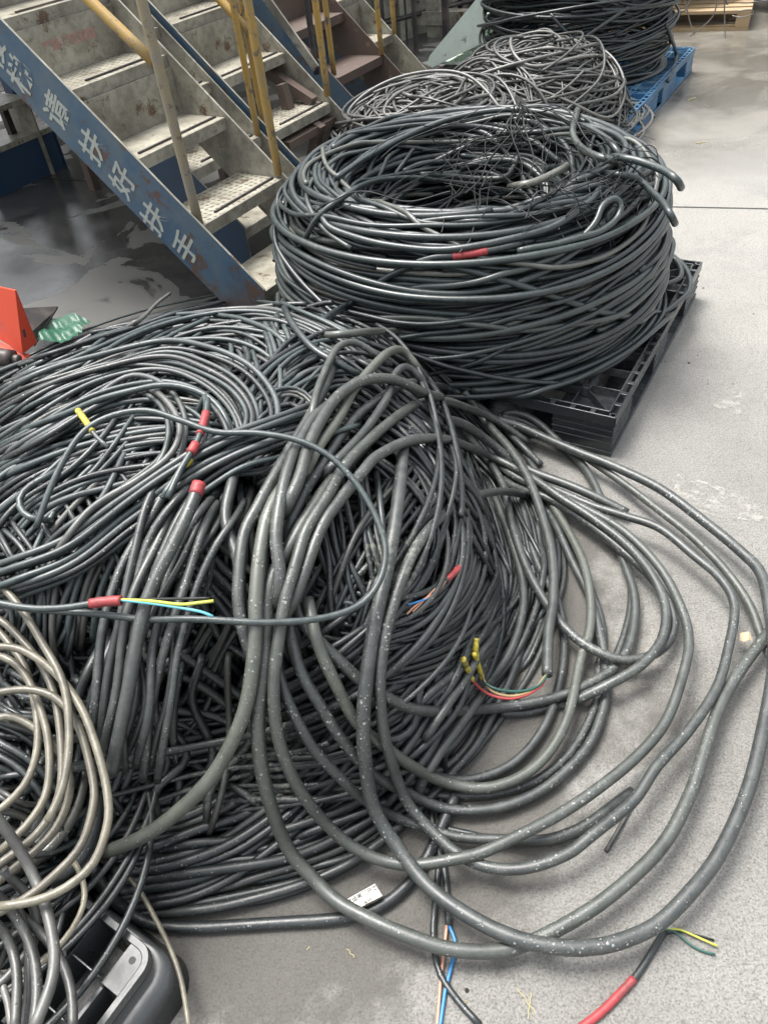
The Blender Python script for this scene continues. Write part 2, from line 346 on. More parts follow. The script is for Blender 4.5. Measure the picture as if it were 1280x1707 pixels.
def reg(P, r, mat, tint, label, name='cable', sides=8, group=None, step=.018, fixed=False, mass=None):
    e = dict(P=resample(P, step), r=float(r), mat=mat, tint=tint, label=label, name=name, sides=sides, group=group, mass=mass, fixed=fixed, o=None); REG.append(e); return e
def relax(items, iters=12):
    from mathutils.kdtree import KDTree
    cid = np.concatenate([np.full(len(e['P']), i) for i, e in enumerate(items)]); idx = np.concatenate([np.arange(len(e['P'])) for e in items])
    R_ = np.concatenate([np.full(len(e['P']), e['r']) for e in items]); X = np.vstack([e['P'] for e in items]); X0 = X.copy(); lens = [len(e['P']) for e in items]; cuts = np.cumsum([0]+lens)
    rmax = R_.max()
    for it in range(iters):
        kd = KDTree(len(X))
        for i, p in enumerate(X): kd.insert(p, i)
        kd.balance(); A, Bq = [], []
        for i, p in enumerate(X):
            for co, j, d in kd.find_range(p, R_[i]+rmax):
                if j > i and (cid[i] != cid[j] or abs(idx[i]-idx[j]) > 8): A.append(i); Bq.append(j)
        A = np.array(A); Bq = np.array(Bq); D = X[A]-X[Bq]; L = np.linalg.norm(D, axis=1); pen = R_[A]+R_[Bq]-L; k = pen > 0; A, Bq, D, L, pen = A[k], Bq[k], D[k], L[k], pen[k]
        D[:, 2] += np.where(np.abs(D[:, 2]) < .004, np.sign(R_[A]-R_[Bq]+1e-6)*.004, 0)
        D /= np.maximum(np.linalg.norm(D, axis=1), 1e-6)[:, None]; wA = R_[Bq]**2/(R_[A]**2+R_[Bq]**2)
        acc = np.zeros_like(X); cnt = np.zeros(len(X))
        np.add.at(acc, A, D*(pen*wA)[:, None]); np.add.at(acc, Bq, -D*(pen*(1-wA))[:, None]); np.add.at(cnt, A, 1); np.add.at(cnt, Bq, 1)
        acc *= (1.0/np.maximum(cnt, 1))[:, None]*.9
        kk = []
        for sg in (2.5, 6.0):
            kx = np.exp(-.5*(np.arange(-15, 16)/sg)**2); kk.append(kx/kx.sum())
        for a, b in zip(cuts[:-1], cuts[1:]):
            if b-a > 12:
                kx = kk[1] if R_[a] > .0105 and b-a > 40 else kk[0]
                for q in range(3): acc[a:b, q] = np.convolve(np.pad(acc[a:b, q], 15, 'edge'), kx, 'valid')
        X = X+np.clip(acc*2.0, -.012, .012)+(X0-X)*.02
        X[:, 2] = np.maximum(X[:, 2], R_)
    for e, a, b in zip(items, cuts[:-1], cuts[1:]):
        if not e['fixed']: e['P'] = X[a:b]
def build_all():
    for e in REG:
        if e['mass'] is not None: e['mass'].add(e['P'], e['r'], e['tint'], 6); continue
        if e['o'] is None:
            e['o'] = cable(e['P'], e['r'], e['mat'], e['tint'], e['name'], e['sides'], step=None); tag(e['o'], e['label'], 'cable', e['group'])
def boxV(o, a, b, c):
    o, a, b, c = map(np.asarray, (o, a, b, c)); V = [o, o+a, o+a+b, o+b, o+c, o+a+c, o+a+b+c, o+b+c]
    F = [(0, 3, 2, 1), (4, 5, 6, 7), (0, 1, 5, 4), (1, 2, 6, 5), (2, 3, 7, 6), (3, 0, 4, 7)]; return V, F
class Parts:
    """collects boxes and prisms of one mesh"""
    def __init__(s): s.V, s.F, s.I = [], [], []
    def addVF(s, V, F, idx=0):
        k = len(s.V); s.V += [np.asarray(v, float) for v in V]; s.F += [tuple(i+k for i in f) for f in F]; s.I += (idx if isinstance(idx, list) else [idx]*len(F)); return s
    def box(s, o, a, b, c, idx=0): return s.addVF(*boxV(o, a, b, c), idx)
    def prism(s, pts, d, idx=0):
        pts = [np.asarray(p, float) for p in pts]; d = np.asarray(d, float); n = len(pts)
        return s.addVF(pts+[p+d for p in pts], [tuple(range(n))[::-1], tuple(range(n, 2*n))]+[(i, (i+1) % n, n+(i+1) % n, n+i) for i in range(n)], idx)
    def tube(s, P, r, sides=10, idx=0):
        V, F = tubemesh(np.asarray(P, float), r, sides); return s.addVF(V, F.tolist(), idx)
    def build(s, name, mat, parent=None, smooth=False, bevel=0.):
        o = meshobj(name, s.V, s.F, mat, parent, smooth, None, s.I)
        if bevel:
            b = o.modifiers.new('bevel', 'BEVEL'); b.width = bevel; b.segments = 2; b.limit_method = 'ANGLE'
        return o
# ------------------------------------------------------------------ ground
g = Parts(); g.addVF([(-60, -20, 0), (60, -20, 0), (60, 120, 0), (-60, 120, 0)], [(0, 1, 2, 3)]); tag(g.build('ground', M['ground']), kind='structure')
jp = Parts()
a0, a1 = un(1130, 345), un(1280, 348); jd = (a1-a0)/np.linalg.norm(a1-a0); jn = np.array([-jd[1], jd[0], 0])
jp.addVF([a0-jd*1.2-jn*.004+UP*.003, a0+jd*5-jn*.004+UP*.003, a0+jd*5+jn*.004+UP*.003, a0-jd*1.2+jn*.004+UP*.003], [(0, 1, 2, 3)])
b0, b1 = un(60, 296), un(190, 303); bd = (b1-b0)/np.linalg.norm(b1-b0); bn = np.array([-bd[1], bd[0], 0])
jp.addVF([b0-bd*.8-bn*.006+UP*.003, b1+bd*.6-bn*.006+UP*.003, b1+bd*.6+bn*.006+UP*.003, b0-bd*.8+bn*.006+UP*.003], [(0, 1, 2, 3)])
tag(jp.build('ground_joint', M['joint']), kind='structure')
sc = Parts()
for pts in ([(1195, 652), (1228, 648), (1246, 662), (1240, 690), (1205, 692), (1186, 676)], [(1130, 790), (1200, 812), (1290, 850), (1290, 874), (1190, 862), (1120, 838)]):
    sc.addVF([un(x+random.uniform(-2, 2), y)+UP*.002 for x, y in pts], [tuple(range(len(pts)))[::-1]])
M['chalkf'] = NT('scuffed_concrete')
_t = M['chalkf']; _c = _t.co()
M['chalkf'] = _t.out((.40, .39, .355), .85, None, None, .3, Alpha=_t.math('MULTIPLY', _t.ramp(_t.noise(_c, 26, 6, .75), [(.45, 0), (.6, 1)]), .6))
tag(sc.build('ground_scuff', M['chalkf']), kind='structure')
# ------------------------------------------------------------------ stairs
RUN, RISE, Z0, TD = .248, .221, .224, .235
def SP(u, v, z): return SO+UDIR*u+VDIR*v+UP*z
def onv(px, py, v):
    d = ray(px, py); o = CAM-SO; t = (v-o@VDIR)/(d@VDIR); P = o+d*t; return P@UDIR, P[2]
SW = .228
def stair(ush, v0, v1, n, label, outer='blue', inner='white', tread='tread', riser_from=2, letters=False, strips=True):
    root = empty('steel_staircase', SP(ush, (v0+v1)/2, 0), label=label, cat='staircase', group='steel staircases in a row')
    inv = root.matrix_world.inverted()
    off = SP(ush, (v0+v1)/2, 0)
    L = lambda u, v, z: SP(u+ush, v, z)-off
    sl = RISE/RUN; nz = SW*math.hypot(1, sl)   # vertical thickness of the stringer
    top = lambda u: Z0+.012-sl*(u-.005)
    uf = .005; ub = -RUN*(n+.4)
    out = [(uf, top(uf)), (uf, 0), (uf-.20, 0), (uf-.235, top(uf-.235)-nz), (ub, top(ub)-nz), (ub, top(ub))]
    for k, v in enumerate((v0, v1)):
        p = Parts(); th = .009*(1 if k == 0 else -1)
        pts = [L(u, v, z) for u, z in out]; p.prism(pts, VDIR*th, 0)
        # face on the inside is painted differently
        p.I[0] = 0; p.I[1] = 1
        for i in range(2, len(p.I)): p.I[i] = 1
        if k == 1: p.I[0] = 0
        # flange along the top and bottom edges, turned outward a little
        p.build('stringer', [M[outer], M[inner]], root)
    for k in range(n+1):
        f = -RUN*k; z = Z0+RISE*k; w = v1-v0-.024
        p = Parts(); p.box(L(f-TD-.012, v0+.012, z-.006), UDIR*(TD), VDIR*w, UP*.006, 0)
        p.box(L(f-.012, v0+.012, z-.045), UDIR*.012, VDIR*w, UP*.045, 1)
        p.box(L(f-TD-.012, v0+.012, z-.03), UDIR*.006, VDIR*w, UP*.0235, 1)
        o = p.build('tread', [M[tread], M['white' if tread == 'tread' else tread]], root)
        if strips and k > 0:
            q = Parts(); a = .2+.1*math.sin(k*2.3); q.box(L(f-.045, v0+.02+w*a*.8, z+.0015), UDIR*.009, VDIR*w*(.96-a*.8), UP*.006); q.build('anti_slip_bar', M['greyst'], o)
        if k >= riser_from and k < n+1:
            q = Parts(); q.box(L(f-TD-.004, v0+.0115, z+.002), UDIR*.004, VDIR*(w+.001), UP*(RISE-.0462)); rs = q.build('riser', M['white' if inner == 'white' else inner], root)
    return root, L
S = {}
S[1] = stair(0, 0, .54, 9, 'nearest steel staircase, blue side board painted with white characters')
S['b'] = stair(-.46, .455, .985, 8, 'low staircase tucked between the lettered staircase and the next one', strips=True, riser_from=3, outer='dkblue')
S[2] = stair(-.42, 1.0, 1.53, 8, 'second big white staircase, with dark open frame visible under its treads', riser_from=2)
S[3] = stair(-.65, 1.90, 2.44, 7, 'rusty brown staircase with blue side board, third along the row', inner='brownst', tread='brownst', riser_from=2, strips=False)
S[4] = stair(-.88, 2.47, 2.95, 7, 'farthest white staircase, just past the rusty brown one', riser_from=1, strips=False)
# white brush lettering on the side board of the nearest staircase
def text_mesh(s, size):
    cu = bpy.data.curves.new('lettering', 'FONT'); cu.body = s; cu.size = size; cu.align_x = 'CENTER'; cu.align_y = 'CENTER'; cu.extrude = .0006; cu.offset = size*.018
    o = bpy.data.objects.new('tmp', cu); COL.objects.link(o); bpy.context.view_layer.update()
    me = bpy.data.meshes.new_from_object(o.evaluated_get(bpy.context.evaluated_depsgraph_get())); bpy.data.objects.remove(o); return me
def place_text(me, name, o, ex, ey, ez, mat, parent, wob=0.):
    ob = bpy.data.objects.new(name, me); COL.objects.link(ob)
    mt = Matrix.Identity(4)
    for i in range(3): mt[i][0], mt[i][1], mt[i][2], mt[i][3] = ex[i], ey[i], ez[i], o[i]
    ob.parent = parent; ob.matrix_basis = mt; me.materials.clear(); me.materials.append(mat); return ob
root1 = S[1][0]; off1 = SP(0, .27, 0); sdir = (UDIR*RUN-UP*RISE); sdir /= np.linalg.norm(sdir); sperp = np.cross(-VDIR, sdir); sperp = sperp if sperp[2] > 0 else -sperp
for ch, (cx, cy), sz in (('楼', (-8, 82), .125), ('梯', (37, 128), .125), ('请', (97, 187), .125), ('扶', (157, 246), .125), ('好', (207, 303), .125), ('扶', (259, 366), .125), ('手', (312, 415), .125)):
    u, z = onv(cx, cy, 0); P = SP(u, -.0012, z)-off1
    ey = -sdir; ex = sperp
    if np.dot(np.cross(ex, ey), -VDIR) < 0: ex = -ex
    place_text(text_mesh(ch, sz), 'painted_character', P, ex, ey, -VDIR, M['whiteletter'], root1)
# faint red stencil on the riser of the top tread
rz = None
P = SP(-RUN*3-TD-.006+.004+.001, .27, Z0+RISE*3+.10)-off1+UDIR*.0015
place_text(text_mesh('严禁-攀爬踩踏', .042), 'stencil', P, VDIR, UP, UDIR, M['redletter'], root1)
# posts and rails
def rail(v, pts, r, mat, label, stairkey, name='handrail_post', smooth=False):
    P = [SP(*((lambda q: (q[0], v, q[1]))(onv(x, y, v)))) for x, y in pts]
    P = np.array(P)
    if len(P) == 2:
        d = P[1]-P[0]; P = np.array([P[0], P[0]+d*.5, P[1], P[1]+d*.35])
    o = Parts().tube(resample(P, .05), r, 12).build(name, M[mat], None, True)
    root = S[stairkey][0]; o.parent = root; o.location = -np.array(root.location); return o
def vpost(px, py, v, h, r, mat, key):
    u, z = onv(px, py, v); P = np.array([SP(u, v, z-.02), SP(u, v, z+h*.5), SP(u, v, z+h)])
    o = Parts().tube(resample(P, .1), r, 12).build('handrail_post', M[mat], None, True); root = S[key][0]; o.parent = root; o.location = -np.array(root.location); return u, z
u1, z1 = vpost(331, 370, .03, 1.0, .0185, 'greyrail', 1)
P0 = onv(258, 104, .03); P1 = onv(150, 0, .03); sl_ = (P1[1]-P0[1])/(P1[0]-P0[0])
Pr = np.array([SP(P0[0], .03, P0[1]), SP((P0[0]+P1[0])/2, .03, (P0[1]+P1[1])/2), SP(P1[0]*1.0-.9, .03, P1[1]+sl_*(-.9))])
o = Parts().tube(resample(Pr, .1), .019, 12).build('handrail', M['yellowp'], None, True); o.parent = root1; o.location = -np.array(root1.location)
vpost(463, 282, .53, 1.0, .017, 'yellowp', 1)
vpost(429, 220, .97, 1.0, .015, 'yellowp', 'b'); vpost(441, 213, 1.03, 1.0, .015, 'yellowp', 2)
P0 = onv(414, 50, 1.0); P1 = onv(368, 0, 1.0); sl_ = (P1[1]-P0[1])/(P1[0]-P0[0])
Pr = np.array([SP(P0[0], 1.0, P0[1]), SP(P1[0], 1.0, P1[1]), SP(P1[0]-.7, 1.0, P1[1]-.7*sl_)])
o = Parts().tube(resample(Pr, .1), .019, 12).build('handrail', M['yellowp'], None, True); o.parent = S[2][0]; o.location = -np.array(S[2][0].location)
vpost(545, 152, 1.51, 1.0, .017, 'yellowp', 2)
vpost(527, 116, 1.75, 1.1, .017, 'greyst', 3); vpost(556, 118, 1.93, 1.0, .015, 'yellowp', 3)
vpost(635, 84, 2.43, 1.0, .015, 'yellowp', 3); vpost(657, 50, 2.92, 1.0, .016, 'yellowp', 4)
# slanting pale brace between the second and third staircases
Pb = np.array([SP(*(lambda q: (q[0], 1.72, q[1]))(onv(438, 0, 1.72))), SP(*(lambda q: (q[0], 1.72, q[1]))(onv(515, 108, 1.72)))])
br = Parts(); dd = Pb[1]-Pb[0]; dn = np.cross(dd/np.linalg.norm(dd), VDIR); br.box(Pb[0]-dd*.4, dd*1.5, dn*.045, VDIR*.012); o = br.build('brace', M['white'], S[3][0]); o.location = -np.array(S[3][0].location)
# dark frame legs below the second staircase
fr = Parts()
for (x, y), (x2, y2), v in (((520, 215), (510, 262), 1.35), ((462, 155), (480, 215), 1.35), ((445, 130), (505, 170), 1.45)):
    a = onv(x, y, v); b = onv(x2, y2, v); A, B = SP(a[0], v, a[1]), SP(b[0], v, b[1]); d = B-A; n_ = np.cross(d/np.linalg.norm(d), VDIR)
    fr.box(A-d*.2, d*1.4, n_*.045, VDIR*.05)
u0_, z0_ = onv(520, 215, 1.35); fr.box(SP(u0_-.05, 1.1, z0_-.02), UDIR*.09, VDIR*.5, UP*.035)
for uu in (-1.5, -2.2):
    fr.box(SP(uu, 1.05, 0), UDIR*.05, VDIR*.05, UP*1.2); fr.box(SP(uu, 1.45, 0), UDIR*.05, VDIR*.05, UP*1.2)
    fr.box(SP(uu+.05, 1.1, .45), -UDIR*.05, VDIR*.35, UP*.05)
o = fr.build('support_frame', M['brownst'], S[2][0]); o.location = -np.array(S[2][0].location)
# unseen landing above the stairs, added to shade the left floor
ln = empty('added_shade_landing', SP(-3.0, 1.3, 0), label='unseen raised landing at the staircase tops, added to shade the floor', cat='platform')
p = Parts(); p.box(np.array(SP(-4.4, -.2, 1.98))-SP(-3, 1.3, 0), UDIR*1.75, VDIR*3.4, UP*.06); p.build('deck', M['white'], ln)
for uu in (-4.3, -2.95):
    for vv in (-.05, 1.25, 2.9):
        p = Parts(); p.box(np.array(SP(uu, vv, 0))-SP(-3, 1.3, 0), UDIR*.08, VDIR*.08, UP*1.98); p.build('leg', M['dkblue'], ln)
# low step unit seen below the nearest staircase
lo = empty('low_step', SP(-2.8, 1.0, 0), label='low step unit with pale treads and dark blue end, seen under the lettered side board', cat='steps')
LO = SP(-2.8, 1.0, 0)
def lbox(nm, u, v, z, a, b, c, mat):
    p = Parts(); p.box(SP(u, v, z)-LO, UDIR*a, VDIR*b, UP*c); return p.build(nm, M[mat], lo)
lbox('tread', -3.0, .75, .225, .30, .56, .03, 'tread'); lbox('tread', -2.92, .62, .44, .30, .56, .03, 'tread')
lbox('end_panel', -3.0, 1.32, 0, .29, .012, .225, 'dkblue'); lbox('front_panel', -2.72, .75, 0, .012, .56, .225, 'dkblue')
lbox('leg', -2.86, 1.1, .255, .04, .04, .185, 'greyst'); lbox('end_panel', -2.98, 1.19, .0, .3, .012, .44, 'white')
# ------------------------------------------------------------------ pallets
def rbar(p, A, d, L, w, h, zt, side): p.box(A+UP*(zt-h), d*L, side*w, UP*h)
def plastic_pallet(name, C, A, B, L, W, mat, label, H=.15, border=.032, cells=(9, 9), group=None, plate=False, bh=.035):
    root = empty(name, C, label=label, cat='pallet', group=group); A = np.asarray(A); B = np.asarray(B); Z = np.zeros(3)
    p = Parts(); t = .006
    for (o, d, s, l) in ((Z, A, B, L), (A*L, B, -A, W), (A*L+B*W, -A, -B, L), (B*W, -B, A, W)):
        rbar(p, o, d, l, t, bh, H, s); rbar(p, o+s*(border-t)+d*border*.9, d, l-border*1.8, t, bh, H, s)
        m_ = int(l/.062)
        for k in range(m_+1):
            c = .012+(l-.024)*k/m_; rbar(p, o+s*t+d*(c-.008), d, .016, border-2*t, .004, H-.0015, s)
    # inner ribs
    for k in range(1, cells[0]):
        x = border+(L-2*border)*k/cells[0]; rbar(p, A*x+B*border, B, W-2*border, .003, bh-.006, H-.003, A)
    for k in range(1, cells[1]):
        x = border+(W-2*border)*k/cells[1]; rbar(p, B*x+A*border, A, L-2*border, .003, bh-.010, H-.0045, B)
    # second slotted band further in
    q = border+.088
    for (o, d, s, l) in ((A*q+B*q, A, B, L-2*q), (A*(L-q)+B*q, B, -A, W-2*q), (A*(L-q)+B*(W-q), -A, -B, L-2*q), (A*q+B*(W-q), -B, A, W-2*q)):
        rbar(p, o, d, l, .006, bh-.004, H-.001, s); rbar(p, o+s*.022, d, l, .006, bh-.004, H-.001, s)
        for k in range(int(l/.08)+1): rbar(p, o+s*.006+d*(.065*k), d, .018, .016, .004, H-.0025, s)
    for (o, d) in ((Z, A+B), (A*L, B-A), (A*L+B*W, -A-B), (B*W, A-B)):   # mitre ribs
        d = d/np.linalg.norm(d); n_ = np.cross(d, UP); p.box(o+d*.03-n_*.002+UP*(H-bh), d*.16, n_*.004, UP*(bh-.0055))
    if plate:
        for (x, y) in ((0, 0), (L, 0), (0, W), (L, W)):
            sx, sy = (1 if x == 0 else -1), (1 if y == 0 else -1)
            p.box(A*(x+sx*.011)+B*(y+sy*.011)+UP*(H-.008), A*sx*.055, B*sy*.055, UP*.0072)
    p.build('deck', M[mat], root, bevel=.0015)
    bw = [.20, .16, .20]
    for i, x in enumerate((0, (L-bw[1])/2, L-bw[2])):
        for j, y in enumerate((0, (W-bw[1])/2, W-bw[2])):
            b = Parts(); e = .004
            b.box(A*(x+e)+B*(y+e)+UP*.019, A*(bw[i]-2*e), B*(bw[j]-2*e), UP*(H-bh-.019-.0005))
            for zc in (.045, .068, .091):   # ridges round the block
                b.box(A*(x+e-.003)+B*(y+e-.003)+UP*zc, A*(bw[i]-2*e+.006), B*.07, UP*.006)
                b.box(A*(x+e-.0025)+B*(y+e-.0025)+UP*(zc+.0002), A*.07, B*(bw[j]-2*e+.005), UP*.0056)
            b.build('block', M[mat], root, bevel=.002)
    for y in (0, (W-.13)/2, W-.13):
        b = Parts(); b.box(B*y+UP*.003, A*L, B*.13, UP*.0155); b.build('runner', M[mat], root, bevel=.002)
    for x in (.0, L-.13):
        b = Parts(); b.box(A*x+B*.131+UP*.0035, A*.13, B*(W-.262), UP*.0145); b.build('runner', M[mat], root, bevel=.002)
    return root
plastic_pallet('plastic_pallet', PALC, PA, PB, 1.10, 1.10, 'blackp', 'black slotted plastic pallet under the tall wound coil')
# grey pallet in the near corner
gc = un(262, 1590, .15); gc[2] = 0
gA = un(175, 1707, .15)-un(262, 1590, .15); gA /= np.linalg.norm(gA); gB = un(130, 1480, .15)-un(262, 1580, .15); gB = gB-gA*(gB@gA); gB /= np.linalg.norm(gB)
gp = empty('plastic_pallet', gc, label='grey scuffed plastic pallet below the tan cables', cat='pallet')
dk = Parts(); LG, WG, HG_, dep = .95, 1.0, .15, .085
RC = .035
rim = [(LG, 0.)]+[(x_, 0.) for x_ in (.6, .3, RC)]+[(RC-RC*math.sin(a_), RC-RC*math.cos(a_)) for a_ in np.linspace(.2, 1.37, 7)]+[(0., y_) for y_ in (RC, .3, .6, WG)]
rn = [(0, -1)]*4+[(-math.sin(a_), -math.cos(a_)) for a_ in np.linspace(.2, 1.37, 7)]+[(-1, 0)]*4
def loft(p, sec):   # sec: list of (outward offset, height) closed round
    m_ = len(sec); Vv = [gA*(x_+nx*o_)+gB*(y_+ny*o_)+UP*z_ for (x_, y_), (nx, ny) in zip(rim, rn) for o_, z_ in sec]
    p.addVF(Vv, [(a_*m_+b_, a_*m_+(b_+1) % m_, (a_+1)*m_+(b_+1) % m_, (a_+1)*m_+b_) for a_ in range(len(rim)-1) for b_ in range(m_)])
loft(dk, [(0, HG_), (0, HG_-dep), (-.012, HG_-dep), (-.012, HG_)])
dk.prism([gA*x_+gB*y_+UP*(HG_-.007) for x_, y_ in [(.082, .0115), (.036, .0115)]+[(RC-(RC-.0115)*math.sin(a_), RC-(RC-.0115)*math.cos(a_)) for a_ in np.linspace(.2, 1.37, 6)]+[(.0115, .036), (.0115, .052), (.082, .052)]][::-1], UP*.0064)
for k in range(7): dk.box(gB*.014+UP*(HG_-.007)+gA*(.165+.15*k), gA*.045, gB*.028, UP*.0065)
dk.box(gB*.042+UP*(HG_-dep)+gA*.085, gA*(LG-.09), gB*.008, UP*(dep-.001))
for k in range(1, 13): dk.box(gB*.05+gA*(.075*k)+UP*(HG_-dep), gA*.0035, gB*(WG-.05), UP*(dep-.004))
for k in range(1, 12): dk.box(gB*(.05+.082*k)+gA*.012+UP*(HG_-dep), gA*(LG-.02), gB*.0035, UP*(dep-.0025))
dk.build('deck', M['greyp'], gp, bevel=.001)
sk = Parts(); loft(sk, [(.0005, HG_-.022), (.030, 0), (.024, 0), (.0003, HG_-.030)]); sk.build('skirt', M['greyp'], gp, True)
fl = Parts(); fl.box(UP*.002+gA*.02+gB*.02, gA*(LG-.04), gB*(WG-.04), UP*.012); fl.build('base', M['blackp'], gp)  # black sheet added below the cells, standing in for their deep shade
hd = Parts().tube(np.array([gA*.03+gB*.03+UP*(HG_-.0002), gA*.03+gB*.03+UP*(HG_+.0004)]), .006, 14); hd.build('drain_hole', M['ink'], gp)
for cx, cy, lab in ((1048, 205, 'blue plastic pallet under the loose grey-brown coils'), (1103, 145, 'blue plastic pallet under the farther dark coil')):
    c = un(cx, cy, .12); c[2] = 0
    bp_ = plastic_pallet('plastic_pallet', c-PA*(.15 if cx < 1100 else .25), PA, PB, 1.1, 1.1, 'bluep', lab, group='blue plastic pallets')
exec_later = []
# ------------------------------------------------------------------ coil on the black pallet
def ring_strand(cc, profR, profZ, s0, th0, turns, amp=.02, off=0., asym=.02, ds=0.):
    n = int(turns*2*np.pi*.65/.022); th = th0+np.linspace(0, turns*2*np.pi, n)
    Ls = np.r_[0, np.cumsum(np.hypot(np.diff(profR), np.diff(profZ)))]
    s = s0+np.linspace(0, ds, n)+wander(n, amp, 4)+.02*np.sin(th+rng.random()*6)
    s = np.clip(s, 0, Ls[-1]); R = np.interp(s, Ls, profR); Z = np.interp(s, Ls, profZ)
    dR = np.interp(s+.01, Ls, profR)-np.interp(s-.01, Ls, profR); dZ = np.interp(s+.01, Ls, profZ)-np.interp(s-.01, Ls, profZ)
    q = np.hypot(dR, dZ)+1e-9; nR, nZ = dZ/q, -dR/q
    o = off+wander(n, .006, 5); R = R+nR*o; Z = Z+nZ*o
    return np.stack([cc[0]+R*np.cos(th), cc[1]+R*np.sin(th), np.maximum(Z, .165)], 1)
PR = np.array([.670, .672, .668, .665, .655, .635, .592, .53, .45, .375, .32, .30]); PZ = np.array([.175, .25, .33, .41, .48, .55, .61, .64, .635, .58, .48, .36])
wm = Mass()
for i in range(240):
    wm.add(resample(ring_strand(CC, PR, PZ, rng.uniform(.0, 1.25), rng.uniform(0, 6.3), rng.uniform(.8, 1.4), .04, rng.uniform(-.075, -.018)), .03), rng.uniform(.008, .0105), rng.random()*.7, 6)
TK = [.0078, .0095, .0112]
for i in range(78):
    s0 = .02+1.14*((i+.5)/78)+rng.normal()*.012; tint = min(1, abs(rng.normal(.45, .24))); rk = float(rng.choice(TK)); wild = rng.random() < .45
    reg(ring_strand(CC, PR, PZ, s0, rng.uniform(0, 6.3), rng.uniform(.9, 2.0), .11 if wild else .045, rng.uniform(.008, .022) if wild else rng.uniform(-.014, .010), ds=rng.normal()*(.25 if wild else .09)), rk, 'coilc', tint, '%s %s cable wound %s of the tall coil' % (['thin', 'medium', 'thick'][TK.index(rk)], 'dusty' if tint > .62 else 'dark' if tint < .35 else 'grey-black', ['round the very base', 'low on the side', 'halfway up the side', 'high on the side', 'round the upper shoulder', 'along the rim', 'inside the hollow'][min(6, int(i/78*7))]), 'wound_cable', group='cables wound in the tall coil', step=.022, mass=wm if i % 5 in (1, 3) else None)
# ------------------------------------------------------------------ heap
hm = Mass()
for i in range(430):
    cx, cy = rng.uniform(-1.25, .1), rng.uniform(.85, 2.2); R = rng.uniform(.18, .5); th = np.linspace(0, rng.uniform(3, 6), 90)+rng.uniform(0, 6.3)
    e = rng.uniform(.5, 1.); x = cx+R*np.cos(th)+wander(90, .012, 2); y = cy+R*e*np.sin(th)+wander(90, .012, 2)
    h = Hheap(x, y); d = rng.uniform(.02, .11); k = h > .30
    if k.sum() < 20: continue
    seg = np.flatnonzero(k); cut = np.split(seg, np.flatnonzero(np.diff(seg) > 1)+1); seg = max(cut, key=len)
    if len(seg) < 20: continue
    ed = np.minimum(np.arange(len(seg)), np.arange(len(seg))[::-1])/(.15*len(seg)); z = np.maximum(h[seg]-d-.08*np.clip(1-ed, 0, 1)**2+wander(len(seg), .008, 2), .012)
    hm.add(np.stack([x[seg], y[seg], z], 1), rng.choice([.0058, .007, .0085]), rng.random()*.6, 6)
for i in range(190):   # turns lying round the flanks
    th = np.linspace(0, rng.uniform(1.2, 3.0), 70)+rng.uniform(0, 6.3); f = rng.uniform(.80, 1.0)
    x = -.42+np.where(np.cos(th) > 0, .70, .98)*f*np.sign(np.cos(th))*np.abs(np.cos(th))**(2/2.3)+wander(70, .012, 2); y = 1.53+.87*f*np.sign(np.sin(th))*np.abs(np.sin(th))**(2/2.3)+wander(70, .012, 2)
    z0_ = np.interp(f, [.80, .9, .96, 1.0], [.50, .36, .22, .03])*rng.uniform(.25, 1); z = np.maximum(z0_+wander(70, .03, 2)-.015, .012)
    dent = np.exp(-((x+.40)/.22)**2-((y-.78)/.2)**2); y = y+dent*.14; z = z*(1-.5*dent)+.006
    hm.add(np.stack([x, y, z], 1), rng.choice([.0058, .007, .0085]), rng.random()*.6, 6)
# dark sheet added inside the heap, stands in for shade in the gaps
xs = np.linspace(-1.4, .3, 50); ys = np.linspace(.64, 2.42, 50); X, Y = np.meshgrid(xs, ys); Zc = np.where(Hheap(X, Y) > .2, Hheap(X, Y)*.8-.10, .004)
cv = np.stack([X.ravel(), Y.ravel(), Zc.ravel()], 1); ii = (np.arange(49)[:, None]*50+np.arange(49)[None]).ravel(); cf = np.stack([ii, ii+1, ii+51, ii+50], 1)
keep = (cv[cf][:, :, 2] > .01).any(1); cf = cf[keep]
hm.V.append(cv); hm.F.append(cf+hm.n); hm.T.append(np.zeros(len(cv))); hm.n += len(cv)
HM_LATER = lambda: ((tag(wm.build('inner_cable_windings', M['coilc']), 'inner turns of black cable showing through gaps in the tall coil', 'cable', kind='stuff')), tag(hm.build('cable_mass', M['cable']), 'tangled mass of black cables inside the big near heap, around an added dark core', 'cable', kind='stuff'))
